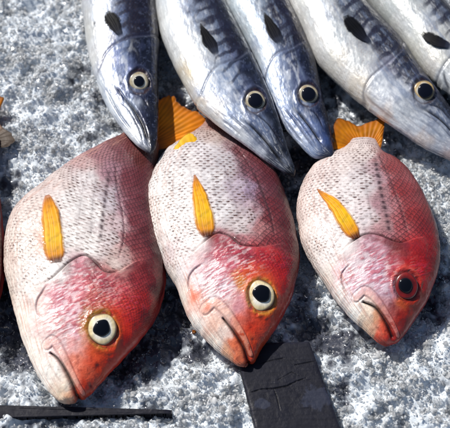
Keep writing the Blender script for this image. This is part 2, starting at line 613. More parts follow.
def ice_mats():
    m, N, Lk, b = mat_base("packed_ice")
    a = N.new("ShaderNodeAttribute")
    a.attribute_name = "pigment"
    Lk.new(a.outputs["Color"], b.inputs["Base Color"])
    b.inputs["Subsurface Weight"].default_value = 0.5
    b.inputs["Subsurface Radius"].default_value = (0.9, 1.0, 1.1)
    b.inputs["Subsurface Scale"].default_value = 0.0022
    b.inputs["Roughness"].default_value = 0.25
    b.inputs["IOR"].default_value = 1.31
    b.inputs["Coat Weight"].default_value = 0.9
    b.inputs["Coat Roughness"].default_value = 0.07
    tc = N.new("ShaderNodeTexCoord")
    no = N.new("ShaderNodeTexNoise")
    no.inputs["Scale"].default_value = 420
    no.inputs["Detail"].default_value = 6
    Lk.new(tc.outputs["Object"], no.inputs["Vector"])
    bp = N.new("ShaderNodeBump")
    bp.inputs["Strength"].default_value = 0.6
    bp.inputs["Distance"].default_value = 0.002
    Lk.new(no.outputs[0], bp.inputs["Height"])
    Lk.new(bp.outputs[0], b.inputs["Normal"])
    m2, N, Lk, b = mat_base("ice_grain")
    a = N.new("ShaderNodeAttribute")
    a.attribute_name = "pigment"
    Lk.new(a.outputs["Color"], b.inputs["Base Color"])
    Lk.new(a.outputs["Alpha"], b.inputs["Transmission Weight"])
    b.inputs["Roughness"].default_value = 0.12
    b.inputs["IOR"].default_value = 1.31
    tr = N.new("ShaderNodeBsdfTranslucent")
    Lk.new(a.outputs["Color"], tr.inputs["Color"])
    fr = N.new("ShaderNodeMath")
    fr.operation = 'MULTIPLY_ADD'
    fr.inputs[1].default_value, fr.inputs[2].default_value = -0.5, 0.5
    Lk.new(a.outputs["Alpha"], fr.inputs[0])
    mx = N.new("ShaderNodeMixShader")
    Lk.new(fr.outputs[0], mx.inputs[0])
    Lk.new(b.outputs[0], mx.inputs[1])
    Lk.new(tr.outputs[0], mx.inputs[2])
    Lk.new(mx.outputs[0], N["Material Output"].inputs["Surface"])
    return m, m2


M_BED, M_CHIP = ice_mats()


def build_ice(fishes):
    xs = np.concatenate([np.linspace(-0.60, -0.27, 50, endpoint=False), np.linspace(-0.27, 0.27, 600), np.linspace(0.27, 0.60, 51)[1:]])
    ys = np.concatenate([np.linspace(-0.50, -0.27, 36, endpoint=False), np.linspace(-0.27, 0.36, 680), np.linspace(0.36, 0.95, 80)[1:]])
    X, Y = np.meshgrid(xs, ys, indexing='ij')
    x, y = X.ravel(), Y.ravel()
    f = frost_shade(x, y)
    z = ice_height(x, y) + (0.0012 + 0.0034 * grainy(x, y)) * (fbm(x / 0.0042, y / 0.0042, 3, 5) - .5) - 0.0005
    f2 = smooth(0.15, 0.70, f)[:, None]
    c = lin((66, 70, 82)) * (1 - f2) + lin((216, 224, 232)) * f2
    F = grid_faces(len(xs), len(ys))[:, ::-1]
    o = mesh_obj("ice_bed", np.stack([x, y, z], 1), F, M_BED, None, c)
    o["kind"] = "structure"
    o["label"] = "packed bed of melting ice under the fish"
    # loose grains
    n = 85000
    gx, gy = rng.uniform(-0.27, 0.27, n), rng.uniform(-0.26, 0.34, n)
    extra = 26000
    gx = np.concatenate([gx, rng.uniform(-0.50, 0.50, extra)])
    gy = np.concatenate([gy, rng.uniform(-0.36, 0.80, extra)])
    f = frost_shade(gx, gy)
    keep = rng.random(len(gx)) < (0.25 + 0.95 * f) * (0.38 + .62 * grainy(gx, gy))
    pz = ice_height(gx, gy)
    sc_ = seen(np.stack([gx, gy, pz], 1))
    for fi in fishes:      # nothing lies on the boards and nothing is seen of grains well under a fish
        for poly in fi:
            keep &= ~inside(sc_, poly)
    gx, gy, f, pz = gx[keep], gy[keep], f[keep], pz[keep]
    n = len(gx)
    size = 0.00062 * np.exp(rng.normal(0, 0.50, n)) * np.where(rng.random(n) < 0.03, 1.7, 1)
    size = np.minimum(size, 0.0019)
    base = np.array([[1, 0, 0], [-1, 0, 0], [0, 1, 0], [0, -1, 0], [0, 0, 1], [0, 0, -1], [.62, .62, .5], [-.6, .5, -.62]], float)
    base = np.array([[-1, -1, -1], [1, -1, -1], [1, 1, -1], [-1, 1, -1], [-1, -1, 1], [1, -1, 1], [1, 1, 1], [-1, 1, 1]], float) * 0.8
    tri = np.array([[0, 2, 1], [0, 3, 2], [4, 5, 6], [4, 6, 7], [0, 1, 5], [0, 5, 4], [1, 2, 6], [1, 6, 5], [2, 3, 7], [2, 7, 6], [3, 0, 4], [3, 4, 7]])
    V = base[None] + rng.normal(0, 0.34, (n, 8, 3))
    V *= (0.6 + 0.9 * rng.random((n, 1, 3)))
    q = rng.normal(0, 1, (n, 4))
    q /= np.linalg.norm(q, axis=1, keepdims=True)
    a, b, c_, d = q.T
    M = np.stack([np.stack([a*a+b*b-c_*c_-d*d, 2*(b*c_-a*d), 2*(b*d+a*c_)], -1),
                  np.stack([2*(b*c_+a*d), a*a-b*b+c_*c_-d*d, 2*(c_*d-a*b)], -1),
                  np.stack([2*(b*d-a*c_), 2*(c_*d+a*b), a*a-b*b-c_*c_+d*d], -1)], 1)
    V = np.einsum('nij,nkj->nki', M, V) * size[:, None, None]
    pos = np.stack([gx, gy, pz + size * rng.uniform(-0.3, 0.9, n) + 0.0035 * rng.random(n) ** 2 * f], 1)
    V = V + pos[:, None]
    T = (tri[None] + (np.arange(n) * 8)[:, None, None]).reshape(-1, 3)
    fz = smooth(0.20, 0.85, f + rng.normal(0, 0.16, n)) * np.where(size > 0.0013, 0.35, 1)
    tone = 0.90 + 0.09 * rng.random(n)
    colr = np.stack([tone * 0.97, tone * 0.985, tone, np.clip(0.98 - 0.52 * fz, 0, 1)], 1)
    o = mesh_obj("crushed_ice", V.reshape(-1, 3), T, M_CHIP, None, np.repeat(colr, 8, 0), smooth_shade=False)
    o.data.polygons.foreach_set('use_smooth', np.repeat(rng.random(n) < 0.6, 12))
    o["kind"] = "stuff"
    o["label"] = "loose grains of crushed ice, white and clear"


def ice_lumps(fishes):
    """bigger half melted lumps, glassy to milky"""
    me = bpy.data.meshes.new("t")
    import bmesh
    bm = bmesh.new()
    bmesh.ops.create_icosphere(bm, subdivisions=2, radius=1)
    base = np.array([v.co[:] for v in bm.verts])
    tri = np.array([[v.index for v in f.verts] for f in bm.faces])
    bm.free()
    bpy.data.meshes.remove(me)
    n = 9500
    gx, gy = rng.uniform(-0.27, 0.27, n), rng.uniform(-0.26, 0.34, n)
    pz = ice_height(gx, gy)
    sc_ = seen(np.stack([gx, gy, pz], 1))
    f = frost_shade(gx, gy)
    keep = rng.random(n) < (.35 + .65 * f) * (0.25 + .75 * grainy(gx, gy))
    for fi in fishes:
        for poly in fi:
            keep &= ~inside(sc_, poly)
    gx, gy, pz, f = gx[keep], gy[keep], pz[keep], f[keep]
    n = len(gx)
    nv = len(base)
    size = 0.0018 * np.exp(rng.normal(0, .42, n))
    size = np.minimum(size * 1.25, .0040)
    D = rng.normal(0, 1, (n, 8, 3))
    D /= np.linalg.norm(D, axis=2, keepdims=True)
    cut = rng.uniform(.22, .66, (n, 8))
    V = np.tile(base[None], (n, 1, 1))
    for k in range(8):                       # shave flats off a ball, as broken ice has
        dd = np.einsum('nvi,ni->nv', V, D[:, k]) - cut[:, k, None]
        V = V - np.clip(dd, 0, None)[..., None] * D[:, k, None] * .9
    V += 0.16 * (vnoise(V[..., 0] * 2.2 + np.arange(n)[:, None] * 3.1, V[..., 1] * 2.2 + V[..., 2] * 1.7, 3)[..., None] - .5)
    V *= np.array([1, 1, .7]) * (0.7 + .6 * rng.random((n, 1, 3))) * size[:, None, None]
    V += np.stack([gx, gy, pz + size * .25], 1)[:, None]
    T = (tri[None] + (np.arange(n) * nv)[:, None, None]).reshape(-1, 3)
    tone = .93 + .06 * rng.random(n)
    al = np.clip(.97 - .55 * smooth(.3, .9, f) * rng.random(n), 0, 1)
    o = mesh_obj("ice_lumps", V.reshape(-1, 3), T, M_CHIP, None, np.repeat(np.stack([tone * .98, tone * .99, tone, al], 1), nv, 0))
    o["kind"] = "stuff"
    o["label"] = "half melted glassy lumps among the crushed ice"


def inside(P, poly):
    poly = np.asarray(poly)
    x, y = P.T
    r = np.zeros(len(P), bool)
    j = len(poly) - 1
    for i in range(len(poly)):
        xi, yi = poly[i]
        xj, yj = poly[j]
        cnd = ((yi > y) != (yj > y)) & (x < (xj - xi) * (y - yi) / (yj - yi + 1e-12) + xi)
        r ^= cnd
        j = i
    return r


def shrink(left, right, k=0.80):
    a, b = spline(left, 40), spline(right, 40)
    c = (a + b) / 2
    a, b = c + (a - c) * k, c + (b - c) * k
    return np.vstack([a[2:-2], b[2:-2][::-1]])


# ------------------------------------------------------------------ snappers
ZS = [(0, .010), (.15, .014), (.4, .018), (.7, .018), (1, .012)]
HS = [(0, .06), (.03, .26), (.08, .42), (.16, .62), (.28, .86), (.42, 1), (.58, .98), (.72, .82), (.85, .55), (.95, .30), (1, .22)]
GROUP_S = "red snappers laid on the ice"


def snapper_body(f, ctrl, gill, seed, darkline, mouth, maxilla, jaw, dorsal_edge, preop, cheeks, scale_gain=1.0):
    f.paint(ctrl, seed)
    x, y = f.chart.T
    g = spline(f.c(gill), 48)
    d, sd, pos = pdist(f.chart, g)
    headd = d * sd             # positive on the head side
    mid = smooth(.10, .26, pos) * smooth(.90, .72, pos)
    x0 = 8 * (fbm(x / 12, y / 12, 2, seed + 3) - .5) * (1 - mid)
    body = smooth(2.0 + 14 * (1 - mid), -2.5 - 6 * (1 - mid), headd + x0)
    snout = np.hypot(x - f.chart[0, 0], y - f.chart[0, 1])
    # pigment mottling and streaks on the head
    ang = -0.40
    u_, v_ = x * math.cos(ang) + y * math.sin(ang), -x * math.sin(ang) + y * math.cos(ang)
    st = fbm(u_ / 5.0, v_ / 1.35, 4, seed + 70)
    hm = smooth(0, 4, headd) * f_head_mask(f, cheeks)
    f.mixc(hm * smooth(0.52, 0.68, st) * 0.62, (184, 52, 76))
    f.mixc(hm * smooth(0.47, 0.34, st) * 0.42 * smooth(-.75, -.1, f.Q), (250, 240, 242))
    f.disp += hm * 0.7 * (st - .5)
    fine = fbm(x / 3.2, y / 3.2, 3, seed + 19)
    onh = smooth(0, 5, headd)
    f.disp += onh * 0.18 * (fine - .5)
    f.col *= (1 - onh * 0.25 * (fine - .5))[:, None]
    f.mixc(onh * .40 * smooth(.58, .74, fine) * smooth(75, 20, snout) * smooth(.5, .3, f.col.mean(1)), (140, 30, 22))
    pore = fbm(x / 1.5 + 40, y / 1.5, 2, seed + 27)
    f.mixc(onh * .30 * smooth(.76, .84, pore) * smooth(95, 30, snout), (118, 40, 28))
    # thin wrinkles along the belly
    wr = fbm(f.S / 16, f.PHI * 26, 3, seed + 23)
    bel = smooth(.35, .75, f.Q)
    f.disp += bel * .7 * (wr - .5)
    f.mixc(bel * .5 * smooth(.55, .7, wr), (206, 150, 130))
    spk = fbm(x / 1.6, y / 1.6, 2, seed + 91)
    f.col *= (0.90 + 0.2 * spk)[:, None]
    big = fbm(x / 16, y / 16, 3, seed + 33)
    f.col *= (0.93 + 0.14 * big)[:, None]
    f.disp += 2.2 * (big - .5) + 0.22 * (spk - .5)
    # dorsal boundary: the soft edge where the dark back begins
    de = spline(f.c(dorsal_edge), 24)
    d2, sd2, pos2 = pdist(f.chart, de)
    back = np.where(sd2 < 0, smooth(0, 3, d2), 0) * body
    f.mixc(0.55 * np.exp(-(d2 / 1.3) ** 2) * body * smooth(0, .1, pos2) * smooth(0, .1, 1 - pos2), (92, 30, 38))
    f.disp -= 0.6 * np.exp(-(d2 / 1.2) ** 2) * body * smooth(0, .1, pos2)
    lum = f.col.mean(1)
    ps = (.45 * body * smooth(.28, .52, lum))[:, None]
    f.col = f.col * (1 - ps) + lum[:, None] * np.array([1.06, 1.03, 1.02]) * ps
    # scales
    f.scales(body * (1 - 0.15 * back) * scale_gain, dash=1.05, seed=seed)
    nuch = smooth(3, 10, headd) * smooth(60, 110, snout) * smooth(0.1, -0.3, f.Q)
    f.scales(nuch * 0.8, row=2.3, ncol=44, amp=0.35, dash=0.35, dashcol=(110, 20, 28), light=0.35, seed=seed + 2)
    for poly, wd, k in darkline:
        dd, _, pp = pdist(f.chart, spline(f.c(poly), 16), 10)
        dots = 0.35 + 0.65 * smooth(0.35, 0.75, 0.5 + 0.5 * np.sin(f.S / 3.6 * np.pi + 0.8 * np.sin(y / 3)))
        f.mixc(k * np.exp(-(dd / wd) ** 2) * dots * smooth(0, .1, pp) * smooth(0, .1, 1 - pp), (58, 30, 38))
    # gill cover edge: the head overlaps the body
    f.disp += 2.6 * mid * smooth(-0.6, 1.2, headd) * np.exp(-np.clip(headd, 0, 99) / 16)
    gk = np.exp(-((headd + 0.8) / 1.3) ** 2) * smooth(.16, .34, pos) * smooth(.78, .60, pos)
    f.mixc(gk * 0.88, (58, 16, 22))
    f.disp -= 1.8 * gk
    bru = fbm(x / 6, y / 4, 3, seed + 41)
    f.mixc(.62 * mid * np.exp(-(np.clip(headd, 0, 99) / 11) ** 2) * smooth(0, 1.5, headd) * smooth(.42, .62, bru) * smooth(.55, .1, f.Q), (104, 30, 44))
    for poly, wd, dep, dk in preop:
        f.groove(poly, wd * .8, dep * 1.2, 0.8, dk * 1.1, (120, 50, 62))
    # jaw
    lum = f.col.mean(1, keepdims=True)
    ds = 0.16 * smooth(10, -14, headd) * smooth(.32, .12, lum[:, 0])
    f.col = f.col * (1 - ds[:, None]) + (lum * np.array([1.05, .97, .98])) * ds[:, None]
    f.ridge(maxilla[0], maxilla[1], 0.75, maxilla[2], 0.42)
    f.groove(jaw, 1.1, 0.5, 0.2, 0.28, (150, 80, 70))
    dm, sm, pm = f.groove(mouth, 2.9, 3.8, 0.3, 0.97, (24, 10, 12), taper=True)


def f_head_mask(f, cheeks):
    m = 0
    for p, r in cheeks:
        c = f.c([p])[0]
        m = m + np.exp(-(((f.chart - c) ** 2).sum(1)) / r ** 2)
    return np.clip(m, 0, 1)


def socket(f, p, r, rgb1, rgb2):
    c = f.c([p])[0]
    d = np.hypot(f.chart[:, 0] - c[0], (f.chart[:, 1] - c[1]) * 0.9)
    nz = fbm(f.chart[:, 0] / 5, f.chart[:, 1] / 5, 3, 88)
    d = d + r * .25 * (nz - .5)
    f.mixc(smooth(.25, .6, nz) * 0.7 * np.exp(-((d - r * 1.0) / (r * .15)) ** 2), rgb1)
    f.mixc(0.35 * np.exp(-((d - r * 1.22) / (r * .16)) ** 2), rgb2)
    f.mixc(0.55 * np.exp(-((d - r * 0.93) / (r * .07)) ** 2), (60, 26, 16))
    f.disp += (0.5 + .7 * nz) * np.exp(-((d - r * 1.14) / (r * .15)) ** 2) - 1.6 * np.exp(-(d / (r * .9)) ** 4)


def lobe(f, p, r):
    """the pale fleshy root the pectoral fin grows from"""
    c = f.c([p])[0]
    d = np.hypot(f.chart[:, 0] - c[0], f.chart[:, 1] - c[1]) + 1.6 * (fbm(f.chart[:, 0] / 4, f.chart[:, 1] / 4, 2, 13) - .5)
    e = np.exp(-(d / r) ** 2)
    f.disp += .7 * e
    f.mixc(.70 * e, (250, 244, 240))


def yellow_fin(base_dark=0.25):
    def fn(u, k, rip):
        c = ramp(u, [(0, (70, 30, 14)), (.05, (120, 58, 10)), (.12, (236, 158, 4)), (.34, (255, 206, 4)), (.8, (252, 176, 4)), (1, (196, 110, 24))])
        nz = fbm(u * 9, k * 3 + 3, 3, 8)
        c = c * (0.92 + 0.10 * (rip * 0.5 + 0.5) - .22 * smooth(.5, .8, fbm(u * 24, k * 2.5, 2, 15)) + 0.3 * (nz - .5))[:, None]
        e = np.clip(smooth(0.55, 1.0, np.abs(k)) * .35 + .25 * smooth(.62, .8, fbm(u * 2, k * 9, 2, 31)), 0, 1)[:, None]
        c = np.clip(c * (1 - e) + lin((190, 96, 8)) * e, 0, 1)
        al = 1 - 0.85 * smooth(.66, 1.0, np.abs(k) + .35 * (nz - .5)) - .45 * smooth(.75, 1, u) - .5 * smooth(.08, 0, u)
        return np.hstack([c, np.clip(al, 0.12, 1)[:, None]])
    return fn


def tail_colour(tone=1.0, brown=0.0):
    def fn(u, k, rip):
        c = ramp(u, [(0, (150, 80, 30)), (.25, (205, 118, 14)), (.6, (224, 140, 12)), (.9, (205, 120, 12)), (1, (150, 84, 20))])
        nz = fbm(u * 4, k * 9, 3, 12)
        c = c * (0.74 + 0.18 * (rip * .5 + .5) + 0.7 * (nz - .42))[:, None] * tone
        if brown:
            b = smooth(0.35, 0.7, k)[:, None] * brown
            c = c * (1 - b) + lin((98, 86, 76)) * b
        return np.clip(c, 0, 1)
    return fn


def strip_fin(name, fish, root, side, t0, t1, wid, colour, mat, lift=0.0, rays=11):
    """folded fin lying against the back (side=-1) or belly (+1) edge"""
    n, m = 120, 12
    ts = np.linspace(t0, t1, n)
    ii = np.searchsorted(fish.t1, ts).clip(1, fish.nt - 2)
    j_in = int(fish.na * (0.5 - 0.035 if side < 0 else 0.035))
    j_out = int(fish.na * 0.5) if side < 0 else 0
    A, B = fish.W[ii, j_in], fish.W[ii, j_out]
    out = B - A
    out[:, 2] *= 0.2
    out /= np.linalg.norm(out, axis=1, keepdims=True) + 1e-9
    u = np.linspace(0, 1, m)
    pr = np.sin(np.linspace(0.04, 1, n) * np.pi) ** 0.5
    pr = pr * (0.85 + 0.15 * np.abs(np.sin(np.linspace(0, rays * np.pi, n))))
    G = B[:, None] - out[:, None] * 0.002 + out[:, None] * (u[None, :, None] * (wid * UNIT * pr)[:, None, None])
    G[..., 2] += lift - 0.003 * u[None] ** 2
    K = np.tile(u, n)
    U = np.repeat(np.linspace(0, 1, n), m)
    c = colour(U, K)
    nv = n * m
    T, Bm = G.copy(), G.copy()
    T[..., 2] += 0.0005
    Bm[..., 2] -= 0.0005
    f = grid_faces(n, m)
    rim = np.concatenate([np.arange(m), np.arange(1, n) * m + m - 1, (n - 1) * m + np.arange(m - 2, -1, -1), np.arange(n - 2, 0, -1) * m])
    r2 = np.roll(rim, -1)
    F = np.vstack([f, f[:, ::-1] + nv, np.stack([rim, r2, r2 + nv, rim + nv], 1)])
    return mesh_obj(name, np.vstack([T.reshape(-1, 3), Bm.reshape(-1, 3)]), F, mat, root, np.vstack([c, c]))


# --- first snapper: left, biggest
S1L = [(75, 402), (66, 403), (56, 399), (39, 377), (26, 350), (17, 323), (9, 290), (4.5, 262), (6, 234), (11.5, 215), (22, 201), (38, 188), (56, 174), (75, 160),
       (97, 147), (116, 138), (130, 131), (146, 126)]
S1R = [(75, 402), (83, 400), (93, 392), (110, 372), (132, 350), (147, 331), (157, 312), (163, 288), (164, 265), (161, 238), (157, 212), (155, 190), (155, 172), (157, 158), (160, 146)]
S1C = [(12, 250, 228, 208, 190), (10, 285, 236, 216, 196), (20, 320, 248, 240, 228), (30, 350, 252, 246, 236), (45, 380, 253, 248, 240), (56, 393, 248, 230, 212),
       (55, 370, 254, 249, 240), (66, 389, 252, 238, 220), (68, 398, 240, 180, 140), (60, 398, 246, 222, 192), (80, 396, 218, 78, 45), (88, 387, 224, 76, 40), (82, 372, 232, 105, 70), (76, 362, 232, 140, 115),
       (30, 280, 240, 226, 216), (38, 310, 242, 226, 220), (48, 330, 238, 212, 208), (62, 345, 228, 195, 195), (74, 330, 222, 178, 188), (72, 348, 226, 168, 165),
       (60, 300, 228, 172, 182), (80, 290, 216, 140, 152), (92, 296, 212, 122, 115), (74, 312, 226, 172, 182), (84, 340, 222, 150, 130),
       (86, 325, 190, 140, 50), (88, 314, 186, 120, 50), (98, 308, 190, 90, 45), (116, 312, 226, 70, 38), (121, 330, 230, 72, 38), (108, 352, 226, 82, 40), (98, 366, 216, 76, 36),
       (95, 350, 220, 95, 50), (126, 343, 205, 45, 28), (112, 358, 205, 50, 25), (134, 325, 205, 50, 38),
       (130, 308, 208, 64, 55), (145, 300, 180, 52, 50), (150, 318, 160, 28, 26), (120, 290, 206, 96, 100), (105, 280, 198, 106, 116), (140, 278, 158, 60, 64), (158, 290, 112, 30, 34),
       (80, 264, 214, 158, 168), (92, 272, 184, 104, 112), (112, 276, 190, 120, 120),
       (40, 212, 228, 206, 194), (28, 240, 236, 218, 204), (38, 262, 238, 222, 212), (58, 270, 248, 244, 240), (70, 240, 240, 235, 230), (70, 200, 230, 224, 222), (58, 183, 216, 192, 186),
       (85, 180, 224, 214, 216), (95, 212, 236, 230, 228), (92, 246, 240, 235, 230), (110, 200, 202, 190, 204), (110, 240, 228, 210, 212), (112, 170, 172, 130, 142), (85, 163, 200, 165, 165),
       (100, 154, 170, 118, 124), (120, 148, 140, 80, 86), (132, 138, 128, 64, 66), (131, 180, 138, 62, 72), (136, 220, 142, 60, 70), (140, 248, 148, 60, 66), (124, 258, 212, 172, 168),
       (120, 225, 214, 180, 186), (150, 205, 104, 42, 48), (156, 250, 96, 32, 38), (129, 195, 140, 66, 76), (133, 205, 134, 58, 68), (140, 200, 124, 50, 58), (134, 235, 140, 60, 68), (128, 240, 160, 84, 90), (146, 230, 120, 44, 50), (140, 180, 122, 52, 58), (150, 270, 128, 44, 48), (136, 262, 160, 70, 74), (142, 155, 120, 62, 60), (122, 200, 190, 150, 162), (117, 262, 224, 190, 178)]

Z4 = [(0, .010), (.15, .013), (.4, .016), (.7, .016), (1, .010)]


def snapper_one():
    root = empty("snapper", "largest red snapper, lying on the left with its snout above the dark plank", "fish", GROUP_S)
    f = Fish(S1L, S1R, ZS, HS, 27)
    gill = [(3, 300), (25, 292), (48, 282), (60, 272), (70, 262), (84, 255.5), (94, 262), (104, 272), (118, 272), (134, 262), (150, 258), (166, 262)]
    snapper_body(f, S1C, gill, 11,
                 [([(110, 168), (106, 190), (103, 215), (100, 245)], 2.2, .9), ([(97, 172), (93, 205), (90, 240)], 1.0, .35), ([(116, 175), (114, 205), (112, 235)], 1.0, .4),
                  ([(84, 178), (79, 215), (76, 245)], 0.9, .3)],
                 [(50, 353), (58, 359), (66, 372), (73, 386), (78, 398)],
                 ([(47, 345), (53, 341), (61, 351), (69, 367), (77, 383), (83, 393)], 3.8, (234, 176, 158)),
                 [(44, 349), (50, 365), (58, 378), (66, 388)],
                 [(115, 160), (117, 185), (122, 210), (124, 235), (119, 258)],
                 [([(49, 284), (38, 300), (37, 312), (44, 320)], 1.3, .8, .5)],
                 [((75, 295), 26), ((100, 285), 24), ((62, 320), 20), ((130, 300), 14)])
    socket(f, (102.5, 329), 15, (176, 132, 42), (150, 60, 24))
    for (p, r) in (((98, 366), 2.2), ((91, 386), 1.8)):
        c = f.c([p])[0]
        d = np.hypot(*(f.chart - c).T)
        f.mixc(.8 * np.exp(-(d / r) ** 2), (120, 28, 18))
        f.disp -= 1.0 * np.exp(-(d / r) ** 2)
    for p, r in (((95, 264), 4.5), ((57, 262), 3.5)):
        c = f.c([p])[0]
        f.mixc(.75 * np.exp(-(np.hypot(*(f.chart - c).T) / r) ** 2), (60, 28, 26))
    c = f.c([(42, 240)])[0]
    f.mixc(.45 * np.exp(-((f.chart[:, 0] - c[0]) / 7) ** 2 - ((f.chart[:, 1] - c[1]) / 15) ** 2), (196, 112, 60))
    lobe(f, (54, 268), 7.5)
    f.build("body", M_SNAP, root)
    eye(f, root, (102.5, 329), 12.8, 14.6, 7.4, (-0.5, -0.5), seed=1)
    leaf_fin("pectoral_fin", f, root, [(56, 263), (54, 245), (51.5, 222), (48, 197)], 10.2, 0.0024, yellow_fin(), M_FIN, cup=0.0002, prof=[(0, .5), (.06, .85), (.25, 1), (.5, .98), (.75, .86), (.9, .66), (.97, .42), (1, .12)])
    a, b = at(141, 131, .012), at(158, 150, .010)
    fin_sheet("tail_fin", a, b, [at(157, 100, .020), at(174, 96, .017), at(179, 105, .015), at(200, 113, .013), at(206, 128, .010), at(197, 142, .008)], 15, M_FIN, root, tail_colour(1.25))
    strip_fin("dorsal_fin", f, root, -1, .36, .93, 5, lambda U, K: ramp(K, [(0, (96, 36, 40)), (1, (140, 50, 48))]), M_DFIN)
    strip_fin("pelvic_fin", f, root, 1, .44, .60, 3.2, lambda U, K: ramp(K, [(0, (230, 200, 180)), (1, (246, 226, 206))]), M_FIN)
    return f


S2L = [(247, 366), (240, 366), (233, 362), (221, 354), (209, 343), (197, 330), (186, 312), (177, 290), (165, 266), (155, 243), (149, 221), (148, 195), (153, 174), (166, 152), (180, 142),
       (193, 134), (204, 125), (209, 112)]
S2R = [(247, 366), (253, 364), (258, 356), (263, 347), (271, 334), (284, 315), (292, 297), (298, 271), (299, 255), (297, 240), (292, 217), (285, 195), (276, 174), (262, 158), (246, 145),
       (236, 132), (232, 116)]
S2C = [(155, 212, 236, 226, 216), (160, 248, 240, 234, 230), (172, 280, 240, 230, 220), (182, 300, 242, 235, 225), (195, 325, 252, 247, 240), (214, 344, 250, 242, 230), (228, 356, 240, 190, 155), (236, 361, 232, 130, 90),
       (180, 270, 240, 231, 231), (200, 284, 241, 233, 236), (195, 293, 232, 150, 120), (204, 304, 238, 190, 175), (210, 296, 236, 218, 218), (215, 326, 236, 196, 178), (224, 336, 242, 222, 212),
       (234, 346, 228, 120, 78), (248, 361, 210, 76, 40), (255, 350, 216, 80, 36), (242, 336, 212, 92, 52), (226, 312, 236, 205, 195),
       (225, 286, 228, 204, 212), (236, 306, 216, 150, 158), (215, 274, 226, 184, 194), (240, 281, 216, 140, 56), (250, 272, 220, 92, 40), (263, 277, 226, 90, 52), (277, 290, 216, 66, 46),
       (263, 316, 216, 74, 38), (272, 310, 202, 50, 33), (250, 326, 216, 70, 38), (241, 318, 214, 110, 90), (286, 290, 176, 28, 30), (293, 265, 148, 24, 32), (280, 266, 202, 46, 48), (265, 259, 206, 62, 66),
       (220, 242, 160, 68, 82), (236, 246, 176, 78, 92), (215, 256, 190, 94, 112), (246, 256, 190, 88, 100), (230, 263, 208, 134, 146), (205, 261, 230, 196, 202), (190, 262, 237, 217, 217),
       (165, 180, 230, 228, 225), (185, 160, 226, 220, 220), (205, 150, 214, 208, 214), (180, 200, 238, 235, 232), (214, 180, 226, 222, 226), (226, 160, 196, 190, 198), (220, 210, 230, 227, 230),
       (200, 230, 240, 235, 232), (170, 230, 240, 232, 226), (168, 248, 228, 200, 200), (236, 188, 192, 174, 194), (250, 190, 172, 152, 178), (250, 214, 206, 184, 194), (262, 226, 192, 134, 134),
       (240, 154, 146, 92, 98), (255, 165, 130, 60, 70), (268, 180, 122, 46, 56), (276, 206, 136, 46, 52), (285, 226, 122, 36, 42), (293, 246, 116, 26, 34), (272, 240, 150, 62, 68), (265, 200, 136, 56, 64), (270, 218, 140, 56, 62), (258, 180, 138, 68, 78), (248, 158, 132, 70, 78), (282, 210, 122, 40, 46), (290, 204, 94, 32, 38),
       (220, 124, 152, 92, 80), (210, 136, 200, 178, 172), (240, 225, 226, 210, 212)]


